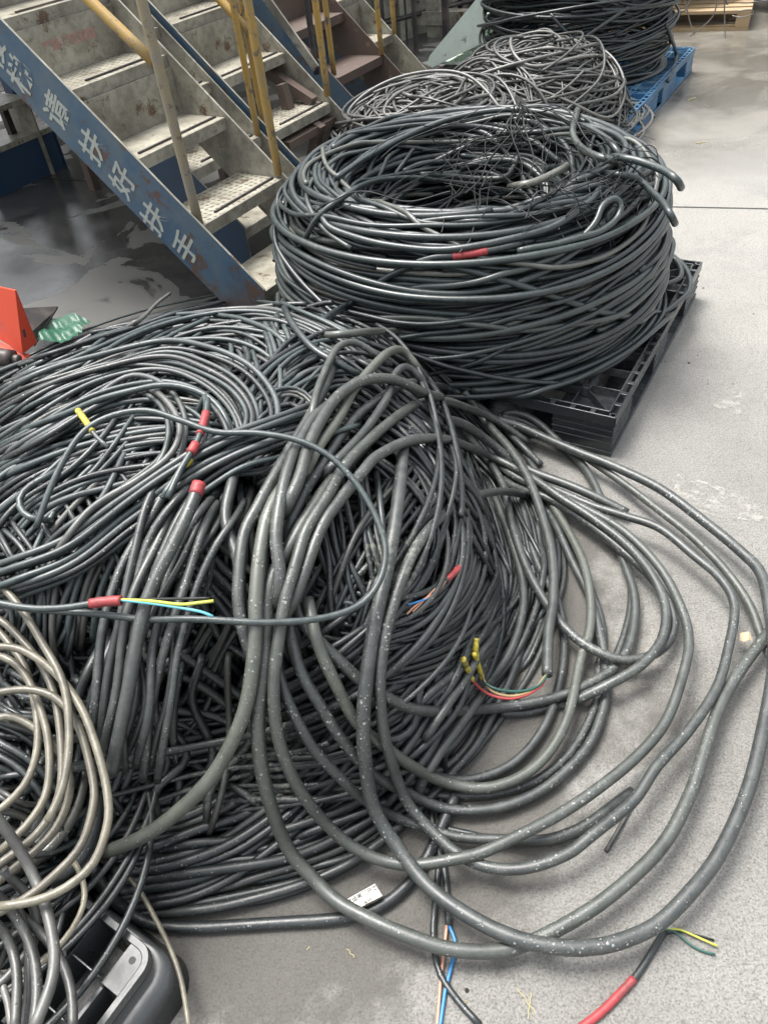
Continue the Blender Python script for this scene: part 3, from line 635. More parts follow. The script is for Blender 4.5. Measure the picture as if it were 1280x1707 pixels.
def bundle(px, n, sp, r, label, mat='thin', layer=0., jit=1., tl=(.35, .25), group=None, fan=0., H=Hall, step=.018, smooth=.03, ext=0.06, mass=None, bury=.05):
    g = np.array(px, float); L = np.linalg.norm(np.diff(g, axis=0), axis=1).sum(); N = max(24, int(L/8)); c = catmull(g, N)
    T = np.gradient(c, axis=0); T /= np.linalg.norm(T, axis=1)[:, None]; Nn = np.stack([-T[:, 1], T[:, 0]], 1); x = np.linspace(0, 1, N)
    mN = Nn.mean(0); side = ('left' if mN[0] > 0 else 'right') if abs(mN[0]) > abs(mN[1]) else ('top' if mN[1] > 0 else 'bottom')
    r = r*.66; n_ind = n; n = int(round(n*1.55)); sp = sp/1.5; keep_ = set(np.round(np.linspace(0, n-1, min(n_ind, 12) if n_ind < 9 else n_ind-1)).astype(int)); cnt = 0
    for i in range(n):
        ms = mass if (mass is not None or i in keep_) else hm
        o = (i-(n-1)/2)*sp*(1+fan*(x-.5))+wander(N, sp*.75*jit, 2)+rng.normal()*sp*.3
        q = c+Nn*o[:, None]
        a = int(rng.uniform(0, ext)*N); b = N-int(rng.uniform(0, ext)*N); q = q[a:b]; m_ = len(q)
        rr = r*rng.uniform(.85, 1.15); e = np.minimum(np.arange(m_), np.arange(m_)[::-1])/(.10*m_+1)
        P = lift(q[:, 0], q[:, 1], rr+layer+rng.uniform(0, .02)+wander(m_, .006, 2)-bury*np.clip(1-e, 0, 1)**1.5, H, smooth, zmin=rr)
        reg(P, rr, mat, float(np.clip(rng.normal(*tl)+.1, 0, 1)), '%s, %s from the %s' % (label, ORD[min(cnt, 11)], side), group=group or label, mass=ms, step=step); cnt += ms is None
B = bundle
B([(-30, 655), (60, 620), (180, 575), (300, 535), (420, 512), (520, 535), (600, 572), (690, 625)], 7, 9, .0085, 'thin grey cable along the very back edge of the heap')
B([(110, 660), (150, 622), (220, 575), (330, 540), (450, 535), (560, 580), (650, 655)], 7, 9, .0085, 'thin grey cable arching over the heap back in a set')
B([(-30, 670), (120, 612), (260, 572), (380, 565), (470, 610), (500, 680)], 7, 11, .009, 'thin cable curving from the left photo edge over the heap back')
B([(160, 680), (230, 600), (300, 560), (390, 525)], 6, 13, .0085, 'thin grey cable slanting up the heap back to the blue board')
B([(400, 520), (425, 570), (432, 640), (410, 720), (395, 800)], 7, 15, .0095, 'grey cable running straight down from the back crest of the heap')
B([(560, 570), (500, 600), (450, 650), (415, 720), (390, 790)], 6, 14, .009, 'grey cable falling from the heap crest into its middle')
B([(395, 770), (425, 700), (475, 640), (540, 604), (620, 603), (700, 650), (740, 700)], 9, 11, .009, 'grey cable in the fan of close arcs beside the coil')
B([(400, 740), (435, 690), (485, 668), (512, 690), (505, 725), (470, 765), (420, 800)], 5, 9, .008, 'small thin cable looping tightly mid heap', layer=.02)
B([(-30, 790), (60, 745), (150, 710), (250, 690), (350, 690), (430, 700)], 10, 12, .009, 'thin cable sweeping from the left photo edge across the heap')
B([(-30, 860), (60, 800), (170, 760), (300, 735), (430, 735), (520, 700)], 9, 13, .009, 'green-grey cable in the broad band left of the red tape')
B([(-20, 930), (40, 860), (110, 800), (180, 730), (240, 660), (330, 600)], 7, 15, .009, 'thin cable rising steeply from left edge to heap crest')
B([(290, 690), (220, 790), (150, 880), (100, 990), (80, 1080)], 8, 16, .0095, 'grey cable slanting down the left front of the heap')
B([(130, 780), (170, 850), (215, 930), (240, 1010)], 8, 18, .009, 'short grey cable crossing under the long bundle at the heap left', mass=hm)
B([(10, 850), (40, 920), (60, 1000), (60, 1100)], 6, 18, .009, 'grey cable dropping near the left photo edge above the tan coil', mass=hm)
B([(350, 800), (300, 880), (262, 970), (238, 1070), (225, 1170), (200, 1290)], 7, 18, .0125, 'medium black cable hanging left of the thick upright ones', mat='thick', layer=.03, tl=(.4, .2), H=Hall0)
B([(395, 790), (375, 880), (365, 970), (330, 1060), (290, 1150)], 7, 17, .0105, 'black cable hanging in the hollow left of the thick upright cables', mass=hm, mat='cable')
B([(280, 880), (350, 960), (420, 1030), (480, 1120)], 5, 20, .0135, 'black cable slanting down right in the heap front hollow', mat='cable')
B([(600, 590), (690, 655), (775, 740), (840, 850), (860, 960), (820, 1060), (740, 1130)], 9, 12, .0095, 'dark cable in the outer turns on the heap right flank', mat='cable', fan=.6)
B([(580, 640), (680, 690), (760, 770), (812, 870), (810, 960), (750, 1040), (640, 1075), (520, 1060)], 10, 12, .0095, 'dark cable in the middle turns on the heap right flank', mat='cable', fan=.5)
B([(560, 700), (640, 735), (710, 800), (745, 880), (730, 960), (670, 1015), (580, 1030), (480, 1000)], 8, 13, .0095, 'dark cable in the inner turns behind the thick cables', mat='cable', fan=.3)
B([(560, 760), (570, 860), (595, 960), (620, 1060)], 7, 17, .0095, 'dark cable standing nearly upright between the thick loops', mat='cable')
B([(740, 760), (680, 840), (620, 920), (570, 1020), (540, 1100)], 7, 17, .0095, 'dark cable slanting left behind the thick cables', mat='cable')
B([(690, 680), (750, 740), (800, 820), (840, 900), (880, 980)], 7, 14, .010, 'black cable fanning down the right shoulder of the heap', mat='cable', layer=.01)
B([(560, 600), (640, 640), (720, 720), (790, 800), (850, 860)], 8, 12, .0105, 'black cable running down from the heap top right shoulder', mat='cable', layer=.01)
B([(150, 1080), (260, 1160), (380, 1240), (500, 1320)], 3, 46, .0135, 'black cable slanting across the dark front hollow of the heap', mass=hm, mat='cable')
B([(180, 1330), (290, 1250), (380, 1170), (440, 1080)], 3, 46, .0135, 'black cable rising to the right in the dark front hollow', mass=hm, mat='cable')
B([(330, 1080), (325, 1180), (310, 1290), (290, 1370)], 4, 42, .0125, 'black cable end hanging upright in the dark front hollow', mat='cable', layer=.05)
B([(180, 1432), (320, 1408), (430, 1350), (520, 1262), (600, 1165), (690, 1110)], 8, 20, .0140, 'black cable in the low arcs along the heap foot', mat='cable', fan=-.3)
B([(170, 1462), (380, 1450), (540, 1405), (650, 1325), (735, 1225), (800, 1120), (840, 1020)], 7, 17, .0140, 'black cable in the outermost low arcs before the heap', mat='cable', fan=-.2)
B([(420, 1340), (520, 1300), (620, 1280), (720, 1240), (790, 1150)], 4, 32, .0135, 'black cable lying in the shade between the heap foot and thick loops', mass=hm, mat='cable')
B([(660, 1290), (740, 1210), (800, 1150), (860, 1060), (890, 960), (878, 860)], 6, 18, .0125, 'medium black cable curving down beside the yellow taped ends', mat='thick', tl=(.2, .2))
B([(-20, 1180), (60, 1230), (130, 1310), (180, 1400)], 7, 22, .0095, 'black cable in the shade behind the tan coil', mass=hm, mat='cable')
B([(60, 1455), (110, 1400), (155, 1310), (190, 1180), (215, 1060)], 5, 22, .0150, 'dark blue-black cable passing behind the tan loops', mat='cable')
B([(-20, 1330), (60, 1360), (130, 1330), (200, 1290)], 6, 22, .009, 'thin dark cable lying flat behind the tan loops', mass=hm, mat='cable')
# long clear arcs on top
B([(-30, 700), (60, 652), (160, 618), (270, 592), (340, 607), (400, 640), (430, 690), (412, 745), (330, 810)], 3, 15, .0095, 'smooth grey cable in the heap highest sweeping arc', layer=.035)
B([(-30, 752), (60, 700), (160, 650), (260, 630), (330, 648), (375, 690), (385, 740), (330, 790), (240, 850)], 5, 14, .0095, 'smooth grey cable in the arc turning above the red tape', layer=.03)
B([(-30, 790), (80, 720), (170, 665), (225, 640), (275, 665), (292, 715), (270, 775), (200, 830), (110, 900), (60, 960)], 2, 16, .0095, 'grey cable turning in the tighter arc left of the red tape', layer=.03)
B([(560, 690), (450, 725), (380, 752), (300, 797), (210, 858), (120, 925), (30, 962), (-40, 985)], 5, 12, .0100, 'long grey cable in the flat bundle crossing the heap', layer=.055, jit=.6, tl=(.5, .2))
# ------------------------------------------------------------------ single traced cables
def T(px, r, label, mat='thick', off=.0, tint=.5, name='cable', H=Hall0, smooth=.025, step=.016, sides=12, wob=0., bury=.04, fixed=False):
    return reg(trace(px, r, off, H=H, smooth=smooth, wob=wob, bury=bury), r, mat, tint, label, name, sides, step=step, fixed=fixed)
G = .0115
T([(395, 770), (380, 860), (398, 940), (405, 1040), (420, 1100)], G*.95, 'thick black cable at the left end of the upright thick group', off=.03)
T([(560, 600), (520, 690), (480, 760), (435, 840), (407, 897), (400, 990), (410, 1050), (425, 1090), (440, 1130)], G, 'thick drop-speckled cable leaning left at the top of the upright group', off=.05, tint=.6)
T([(500, 770), (455, 845), (437, 920), (430, 1000), (430, 1070), (417, 1165), (390, 1235), (350, 1300), (300, 1350), (240, 1393), (170, 1420)], G*1.15, 'thick green-grey cable curving away left to the foot of the heap', off=.055, tint=.95)
T([(600, 635), (562, 667), (525, 695), (507, 722), (487, 765), (472, 822), (462, 897), (468, 960), (462, 1020)], G*1.05, 'thick cable with a pale bend over the top middle of the heap', off=.06, tint=.55)
cA = [(640, 712), (600, 750), (550, 805), (515, 860), (488, 910), (465, 950), (448, 1000), (440, 1090), (427, 1190), (432, 1265), (450, 1340), (480, 1415), (520, 1463), (560, 1502), (612, 1531), (672, 1557), (751, 1581), (841, 1581), (920, 1553), (1010, 1499), (1100, 1415), (1150, 1325), (1175, 1245), (1197, 1180), (1224, 1130), (1263, 1075), (1312, 1010), (1345, 930), (1350, 850), (1335, 780)]
T(cA, G*1.15, 'thick cable with yellow paint stain sweeping to the nearest big ground loop', off=.045, tint=.75)
T([(880, 735), (826, 698), (786, 682), (746, 671), (706, 674), (666, 693), (613, 735), (573, 778), (545, 830), (510, 885), (490, 940), (470, 1000), (455, 1090), (452, 1165), (465, 1240), (495, 1310), (540, 1370), (590, 1412), (640, 1434), (695, 1442), (762, 1434), (813, 1421), (920, 1366), (999, 1313), (1066, 1257), (1111, 1200), (1139, 1122), (1148, 1066), (1134, 1010), (1100, 948), (1044, 892), (976, 852), (909, 819), (852, 790), (799, 752)], G*1.0, 'thick cable making one full loop, top over the yellow-stained part', off=.06, tint=.7)
T([(440, 1060), (480, 1000), (525, 885), (562, 833), (600, 790), (626, 762), (672, 738), (709, 733), (751, 738), (799, 751), (860, 782), (930, 830), (985, 862), (1040, 905), (1085, 958), (1110, 1015), (1102, 1070), (1065, 1112), (1010, 1140), (950, 1165)], G*1.02, 'thick grey cable arching over the right shoulder below the crest', off=.055, tint=.6)
T([(495, 985), (500, 1025), (530, 1065), (565, 1100), (605, 1138), (650, 1166), (700, 1184), (785, 1184), (875, 1176), (954, 1156), (1021, 1117), (1050, 1070), (1058, 999), (1038, 931), (1010, 845), (976, 779), (930, 735), (885, 700), (845, 692), (815, 715)], G, 'thick cable whose loop passes just below the yellow taped ends', off=.02, tint=.55)
T([(480, 1000), (500, 1110), (540, 1185), (575, 1240), (620, 1290), (679, 1322), (724, 1343), (768, 1352), (828, 1348), (887, 1327), (932, 1296), (970, 1257), (994, 1215), (1010, 1150), (1003, 1070), (985, 1000), (950, 930), (915, 860), (880, 810)], G*.95, 'thick dusty loop on the ground, third one inward from the biggest', off=.012, tint=.5)
T([(505, 1000), (525, 1070), (560, 1140), (600, 1210), (650, 1254), (679, 1275), (724, 1298), (783, 1313), (828, 1310), (872, 1293), (911, 1260), (941, 1212), (956, 1165), (967, 1108), (985, 1040), (978, 960), (950, 890), (905, 820), (850, 770)], G*1.0, 'thick cable with pale scuffed underside curve, innermost of the big ground loops', off=.03, tint=.9)
T([(462, 1110), (480, 1170), (520, 1245), (565, 1295), (610, 1335), (680, 1372), (760, 1396), (850, 1400), (910, 1400), (965, 1382), (1015, 1350), (1055, 1322)], G*.9, 'thick cable with a turquoise mark sliding under the loops', off=.02, tint=.4)
T([(725, 668), (674, 642), (640, 634), (600, 640), (560, 664), (530, 700), (505, 745), (490, 800), (470, 860)], G*1.05, 'thick grey cable bending over the top centre of the heap beside the coil', off=.07, tint=.65)
T([(500, 800), (530, 745), (560, 700), (587, 648), (626, 605), (648, 587), (666, 584), (685, 600), (712, 640)], G*.95, 'thick green-stained cable with pale wear over the highest crest', off=.06, tint=1.)
T([(515, 720), (530, 660), (548, 605), (565, 577), (590, 570), (620, 583), (650, 608)], G*.75, 'grey-brown cable bent sharply over the crest, ending in a pale cut', off=.06, tint=.7)
T([(540, 800), (600, 730), (640, 670), (655, 630), (672, 612), (690, 625), (705, 655)], G*.85, 'thick brown-black cable just behind the high crest loop', off=.05, tint=.5)
T([(470, 900), (500, 830), (540, 770), (590, 700), (640, 660), (680, 640), (740, 645), (790, 675), (850, 720), (900, 775)], G*.95, 'thick grey cable lying behind the yellow-stained one on the shoulder', off=.035, tint=.45)
# big second loop
T([(1044, 858), (954, 813), (875, 779), (813, 734), (774, 709), (734, 700), (695, 706), (675, 729), (667, 802), (658, 875), (645, 954), (622, 1066), (608, 1150), (603, 1200), (605, 1262), (622, 1347), (667, 1420), (717, 1482), (785, 1532), (852, 1565), (920, 1580), (987, 1580), (1044, 1566), (1100, 1538), (1156, 1482), (1201, 1420), (1246, 1319), (1274, 1206), (1288, 1110), (1282, 1030), (1269, 960), (1235, 920), (1167, 864), (1100, 815), (1030, 782), (965, 756), (900, 728), (850, 706), (800, 690)], G*1.2, 'thickest outermost ground loop with a yellow paint mark near its lowest point', off=.05, tint=.5)
T([(879, 822), (841, 818), (799, 826), (762, 842), (725, 871), (703, 897), (682, 932), (660, 985), (640, 1050), (630, 1110), (629, 1160), (636, 1217), (652, 1274), (678, 1336), (717, 1381), (762, 1420), (813, 1442), (875, 1445), (942, 1425), (987, 1392), (1055, 1336), (1094, 1279), (1150, 1217), (1196, 1150), (1215, 1080), (1224, 1010), (1201, 965), (1156, 926), (1100, 881), (1040, 860), (985, 843), (930, 820), (880, 800), (830, 782)], G*.98, 'thick cable with a white ring, second of the large ground loops', off=.06, tint=.55)
T([(838, 800), (860, 815), (920, 830), (976, 864), (1044, 920), (1089, 965), (1117, 1010), (1122, 1049), (1100, 1083), (1055, 1100), (1010, 1094), (954, 1061), (909, 1004), (875, 943), (852, 875), (838, 808), (800, 750), (770, 720)], G*1.0, 'thick cable turning back sharply in the right hand bight above the ground', off=.045, tint=.5)
T([(690, 700), (740, 668), (785, 681), (875, 717), (954, 751), (1027, 796), (1100, 852), (1156, 897), (1212, 954), (1252, 1010), (1274, 1066), (1302, 1130), (1316, 1220), (1310, 1320), (1330, 1400)], G*.95, 'thick pale-topped cable leaving the heap toward the right photo edge', off=.035, tint=.8)
T([(835, 695), (870, 697), (910, 720), (950, 760), (985, 800), (1020, 870), (1045, 940), (1052, 1000), (1040, 1060), (1010, 1125), (965, 1165), (900, 1185), (830, 1190)], G*.85, 'black cable coming out in front of the black pallet corner', off=.0, tint=.25)
T([(850, 720), (900, 790), (930, 860), (960, 920), (985, 990), (1003, 1060), (1000, 1130), (982, 1200), (945, 1262), (890, 1303), (820, 1325), (740, 1330), (690, 1312)], G*.85, 'black cable hidden under the pallet-side loops on the ground', off=.0, tint=.3)
T([(830, 770), (870, 850), (890, 930), (930, 1010), (940, 1080), (930, 1150), (905, 1215), (865, 1265), (815, 1292), (750, 1300), (690, 1285)], G*.9, 'thick black cable dropping to the ground right of the heap', off=.01, tint=.35)
T([(800, 790), (840, 870), (868, 950), (872, 1020), (850, 1090), (800, 1150), (740, 1230), (700, 1300), (690, 1340)], G*.95, 'thick cable running down past the yellow taped ends to the heap foot', off=.03, tint=.6)
T([(780, 800), (820, 880), (838, 960), (838, 1020), (800, 1080), (740, 1160), (700, 1230)], G*.8, 'medium black cable just left of the one passing the yellow taped ends', off=.02, tint=.4)
# cut-ended diagonal
oD = T([(775, 655), (807, 701), (847, 751), (881, 802), (903, 858), (920, 926), (922, 999), (914, 1055), (912, 1125)], G*1.1, 'thick cut-off cable leaning from the coil, coloured wires spilling from its end', off=.075, tint=.6, bury=0)
# black cable in front on the ground
T([(150, 1438), (170, 1475), (205, 1510), (255, 1537), (330, 1545), (450, 1540), (580, 1530), (640, 1508), (685, 1470), (715, 1425), (760, 1330)], G*1.0, 'thick shiny black cable lying flat on the ground under the paper label', mat='cable', off=.0, tint=.2)
T([(160, 1470), (230, 1490), (300, 1500), (380, 1505), (450, 1498), (520, 1470), (590, 1430)], 0.0074, 'thin black cable on the ground just in front of the heap foot', mat='cable', off=.0, tint=.3)
T([(150, 1425), (172, 1436), (205, 1455), (232, 1485), (258, 1530), (285, 1585), (303, 1640), (316, 1720)], .0046, 'thin pale grey cable trailing past the grey pallet corner', mat='tan', off=.055, tint=.9, H=lambda x, y: np.clip((y-.52)*.25, 0, .08), smooth=.1, bury=0, fixed=True)
T([(122, 1435), (136, 1462), (141, 1500), (125, 1542), (96, 1580), (60, 1612), (20, 1622)], .0050, 'short whitish cable curling over the grey pallet', mat='tan', off=.02, tint=1., H=lambda x, y: x*0+.21, smooth=.1, bury=0, fixed=True)
T([(737, 1180), (735, 1290), (735, 1390), (728, 1480), (722, 1560), (732, 1620), (760, 1665), (800, 1710)], 0.0063, 'thin black cable running down under the biggest loops to the photo bottom', mat='cable', off=.0, tint=.3)
T([(715, 1320), (728, 1400), (740, 1450), (745, 1500), (748, 1545)], 0.0067, 'thin black cable end with a pink and a blue wire coming out', mat='cable', off=.0, tint=.4, bury=0)
T([(700, 1370), (760, 1385), (830, 1400), (900, 1402), (960, 1392), (1010, 1365), (1050, 1330)], 0.0067, 'thin black cable lying on the concrete between two thick loops', mat='cable', off=.0, tint=.5)
T([(1010, 1420), (1030, 1385), (1048, 1352), (1060, 1330)], 0.0044, 'short grey-brown cut wire end lying under the second ground loop', mat='greyw', off=.0, tint=.3)
# long thin loop over everything
oK = T([(60, 880), (90, 800), (130, 730), (175, 697), (240, 684), (300, 700), (360, 720), (430, 722), (500, 735), (555, 765), (600, 815), (630, 870), (643, 920), (632, 970), (600, 1008), (540, 1030), (450, 1038), (330, 1032), (200, 1025), (60, 1016), (-20, 1005)], 0.0063, 'long thin grey cable making one wide oval loop over the whole heap', mat='thin', off=.095, tint=.35, smooth=.05)
T([(330, 690), (345, 660), (342, 720), (325, 760), (305, 800)], 0.0067, 'thin grey cable standing up into the upper red tape', mat='thin', off=.06, tint=.6, smooth=.05)
T([(385, 745), (470, 740), (560, 720), (600, 700)], 0.0059, 'thin grey cable crossing just above the long flat bundle', mat='thin', off=.05, tint=.4)
T([(230, 650), (262, 655), (290, 685), (300, 720), (282, 760), (230, 800), (150, 850), (90, 930)], 0.0067, 'thin pale-edged cable turning sharply left of the upper red tape', mat='thin', off=.055, tint=.9)
T([(100, 785), (50, 810), (32, 835), (45, 860), (85, 868)], 0.0067, 'thin cable making a small hairpin near the left photo edge', mat='thin', off=.05, tint=.4)
T([(200, 555), (235, 532), (262, 505), (283, 489)], 0.0063, 'grey cable end sticking up from the back edge of the heap toward the puddle', mat='thin', off=.03, tint=1., H=lambda x, y: np.maximum(Hheap(x, y), .25), smooth=.1)
# taped cable ends
oR = T([(332, 806), (320, 840), (290, 905), (262, 960), (240, 1020), (225, 1090), (212, 1160), (185, 1290)], .0120, 'thick cable end wrapped in red tape, hanging down the heap front', off=.085, tint=.55, bury=0)
oE = T([(346, 665), (343, 690), (333, 725), (322, 748), (300, 785), (280, 830)], 0.0063, 'thin cable with two red tape bands beside the long oval loop', mat='thin', off=.085, tint=.4, bury=0, fixed=True)
oY = T([(130, 684), (145, 705), (160, 727), (180, 745)], 0.0044, 'thin wire end in crumpled yellow tape near the left of the heap', mat='thin', off=.10, tint=.7, smooth=.1, bury=0, fixed=True)
oY2 = T([(318, 765), (305, 778), (290, 800), (270, 830)], 0.0059, 'thin cable end with a small yellow tape tip under the flat bundle', mat='thin', off=.07, tint=.6, smooth=.1, bury=0, fixed=True)
oW = T([(-20, 1002), (50, 1014), (110, 1013), (165, 1004), (202, 1001)], 0.0063, 'thin cable end with red tape splitting into yellow and cyan wires', mat='thin', off=.115, tint=.3, smooth=.08, bury=0, fixed=True)
oV = T([(768, 943), (762, 950), (752, 960), (742, 968)], 0.0059, 'short cable tip in red tape with thin pink and blue wires, on the right flank', mat='cable', off=.035, smooth=.1, bury=0, fixed=True)
oC = T([(1108, 1552), (1085, 1590), (1060, 1628), (1030, 1660), (1000, 1690), (960, 1720)], 0.0063, 'cable on the concrete with a long red taped stretch and bare coloured wires', mat='cable', off=.0, tint=.3, bury=0)
# ------------------------------------------------------------------ tan coil, near left
HT = Htan
for i, px in enumerate([
    [(-20, 955), (10, 985), (40, 1022), (75, 1080), (100, 1125), (112, 1170), (115, 1240), (105, 1310), (80, 1370)],
    [(-20, 1082), (0, 1078), (40, 1085), (90, 1120), (135, 1180), (165, 1260), (180, 1330), (178, 1380), (155, 1440), (110, 1480), (60, 1502), (0, 1512)],
    [(-20, 1160), (0, 1154), (50, 1150), (95, 1165), (130, 1210), (153, 1290), (156, 1340), (135, 1410), (90, 1460), (40, 1500), (-20, 1530)],
    [(-20, 1022), (10, 1040), (40, 1070), (70, 1110), (93, 1170), (103, 1260), (97, 1330), (62, 1390), (0, 1440), (-20, 1450)],
    [(-20, 1030), (20, 1075), (45, 1120), (62, 1200), (60, 1260), (40, 1310), (0, 1350), (-20, 1360)],
    [(-20, 1090), (15, 1100), (45, 1130), (70, 1190), (82, 1250), (78, 1320), (50, 1370), (0, 1420)],
    [(-20, 1200), (20, 1195), (60, 1215), (100, 1255), (117, 1310), (100, 1370), (60, 1420), (-10, 1480)]]):
    T(px, .0070, 'tan dusty cable in the coil at the near left, %s' % ['rising to the upper left', 'its widest loop', 'second widest loop', 'third loop inward with dark grime', 'innermost loop', 'loop next to the innermost', 'lowest loop, behind the others'][i], mat='tan', off=[.10, .09, .07, .05, .03, .04, .015][i], tint=rng.uniform(.2, .62), H=lambda x, y: .34+.30*(y-.75)-.1*np.clip(x+.6, -1, 1), smooth=.08, bury=0)
HG = lambda x, y: np.maximum(Htan(x, y), .17)
for i, (px, r, tn, lb) in enumerate([
    ([(-20, 1345), (0, 1370), (40, 1430), (72, 1500), (90, 1580), (85, 1640), (55, 1720)], .0105, .6, 'speckled grey cable falling across the tan loops to the photo bottom'),
    ([(-20, 1480), (20, 1520), (52, 1580), (62, 1650), (55, 1720)], .010, .2, 'dark grey cable in the corner, right of two paler ones'),
    ([(-20, 1530), (10, 1560), (28, 1620), (25, 1720)], .0095, .5, 'grey cable in the very bottom left corner'),
    ([(0, 1500), (50, 1540), (95, 1590), (118, 1650), (122, 1720)], .0095, .1, 'brown-grey cable with a reddish tinge over the grey pallet'),
    ([(-20, 1600), (10, 1660), (20, 1720)], .007, 1., 'thin whitish cable at the bottom left corner'),
    ([(-20, 1625), (30, 1620), (80, 1600), (110, 1590)], .006, 1., 'thin pale cable lying level across the grey pallet'),
    ([(40, 1720), (48, 1650), (45, 1560), (20, 1500)], .009, .3, 'grey cable bowing to the left at the bottom corner'),
    ([(-20, 1660), (30, 1610), (60, 1560), (50, 1500), (10, 1450)], .0095, .4, 'grey cable curling back under the tan coil')]):
    T(px, r*.82, lb, mat='greyw', off=[.16, .10, .09, .05, .05, .03, .06, .05][i], tint=tn, H=HG, smooth=.08, bury=0)
tm = Mass()
for i in range(110):
    cx, cy, R = rng.normal(-.93, .06), rng.normal(.8, .06), rng.uniform(.12, .36); th = np.linspace(0, rng.uniform(2, 6), 60)+rng.uniform(0, 6.3)
    x = cx+R*np.cos(th)+wander(60, .01); y = cy+R*np.sin(th)+wander(60, .01); z = np.maximum(Htan(x, y)-rng.uniform(.03, .1), .16)+wander(60, .006)
    tm.add(np.stack([x, y, z], 1), .0068, rng.random(), 6)
tag(tm.build('cable_mass', M['cable']), 'dark cables lying under the tan loops on the grey pallet', 'cable', kind='stuff')
# ------------------------------------------------------------------ cables traced on the tall coil
def TC(px, r, lb, off=.02, tint=.5, **k): return T(px, r*.80, lb, mat='coilc', off=off, tint=tint, smooth=.03, **k)
TC([(462, 560), (466, 500), (490, 430), (525, 375), (570, 330), (620, 303), (700, 295), (790, 302), (838, 296), (860, 276)], .0115, 'black cable bowing out at the left of the tall coil and over its top front', .035, .5)
TC([(520, 545), (590, 500), (650, 460), (720, 430), (800, 420), (860, 408), (890, 402)], .0125, 'black cable with a red tape band slanting up the front of the tall coil', .025, .35)
TC([(476, 380), (466, 440), (470, 500), (490, 545), (540, 600), (620, 640)], .011, 'black cable hanging low at the left side of the tall coil', .03, .4)
TC([(500, 330), (570, 385), (660, 410), (780, 415), (900, 385), (975, 345), (1010, 310)], .0125, 'black cable sagging in a long shallow curve below the tall coil rim', .028, .5)
TC([(860, 412), (930, 408), (985, 395), (1022, 370), (1035, 345), (1025, 330), (1004, 343), (992, 375), (965, 405), (920, 430), (840, 455), (740, 478), (660, 485)], .012, 'black cable with a hairpin bend on the front right of the tall coil', .055, .75)
TC([(1020, 268), (1060, 268), (1105, 283), (1128, 300), (1135, 312)], .014, 'cable tail curving off the right rim of the tall coil, upper one', .04, .6, H=lambda x, y: np.maximum(Hcoil(x, y), .66))
TC([(1010, 290), (1060, 302), (1100, 332), (1118, 358), (1125, 372)], .013, 'cable tail curving off the right rim of the tall coil, lower one', .03, .5, H=lambda x, y: np.maximum(Hcoil(x, y), .60))
TC([(960, 190), (955, 225), (975, 250), (1010, 262), (1040, 268)], .014, 'green-tipped cable bent down over the back rim of the tall coil', .045, .9)
TC([(700, 290), (760, 296), (820, 300), (850, 292), (862, 272), (866, 262)], .013, 'green-grey cable end standing up inside the rim of the tall coil', .04, .8)
TC([(850, 310), (890, 303), (935, 282), (945, 275)], .013, 'green-painted cable end lying on the front rim of the tall coil', .05, 1.)
TC([(560, 300), (600, 268), (680, 225), (760, 195), (850, 182), (940, 195), (1010, 230), (1050, 275)], .013, 'thick cable forming the back rim of the tall coil', .025, .6)
TC([(540, 560), (640, 552), (740, 562), (830, 545), (915, 510), (920, 503)], .0125, 'black cable with a pale worn stretch low on the tall coil front', .05, .93)
TC([(760, 650), (860, 652), (950, 636), (1040, 590), (1095, 545), (1125, 520)], .0115, 'lowest cable of the tall coil, curving out over the pallet edge', .02, .6, H=lambda x, y: np.maximum(Hcoil(x, y), Hpal(x, y)))
TC([(990, 545), (1050, 535), (1110, 515), (1148, 485), (1145, 450), (1120, 425), (1100, 410)], .0115, 'black cable bulging out over the right edge of the black pallet', .0, .6, H=lambda x, y: np.maximum(Hcoil(x, y), .155))
TC([(1000, 500), (1060, 480), (1120, 470), (1136, 455), (1125, 432), (1095, 420)], .0115, 'black cable making a tight turn above the right pallet edge', .03, .5, H=lambda x, y: np.maximum(Hcoil(x, y), .155))
relax(REG)
build_all(); HM_LATER()
# ------------------------------------------------------------------ taped ends and wires
part_span(oR['P'], oR['r'], .0, .055, 'red', 'tape', oR['o'])
part_span(oE['P'], oE['r'], .17, .42, 'red', 'tape', oE['o'], 1.35); part_span(oE['P'], oE['r'], .5, .62, 'red', 'tape', oE['o'], 1.5)
part_span(oY['P'], oY['r'], .0, .62, 'yellow', 'tape', oY['o'], 1.5)
part_span(oY2['P'], oY2['r'], .0, .3, 'yellow', 'tape', oY2['o'], 1.2)
WE = []
def wires(ent, sets, H=Hall0):
    for px, mat, r, off in sets:
        P = trace(px, r, off, H=H, smooth=.08)
        ends = ent['P'][[0, -1]]; E_ = ends[np.argmin(np.linalg.norm(ends-P[0], axis=1))]
        f = np.clip(1-np.linspace(0, 1, len(P))*1.3, 0, 1)[:, None]; P = P+(E_-P[0]+rng.normal(size=3)*.002)*f; P[:, 2] = np.maximum(P[:, 2], r)
        cable(P, r, 'cable', .5, 'wire', 6, ent['o'], step=.008).data.materials[0] = M[mat]; WE.append(P[-1])
part_span(oW['P'], oW['r'], .76, 1, 'red', 'tape', oW['o'], 1.45)
wires(oW, [([(200, 1002), (250, 1003), (300, 1008), (330, 1005), (356, 1002)], 'wire_y', .0030, .155), ([(200, 1004), (250, 1008), (300, 1014), (335, 1020), (355, 1028)], 'wire_c', .0028, .152), ([(200, 1001), (260, 999), (320, 998), (350, 997)], 'iron', .0026, .155)])
part_span(oV['P'], oV['r'], 0, .95, 'red', 'tape', oV['o'], 1.2)
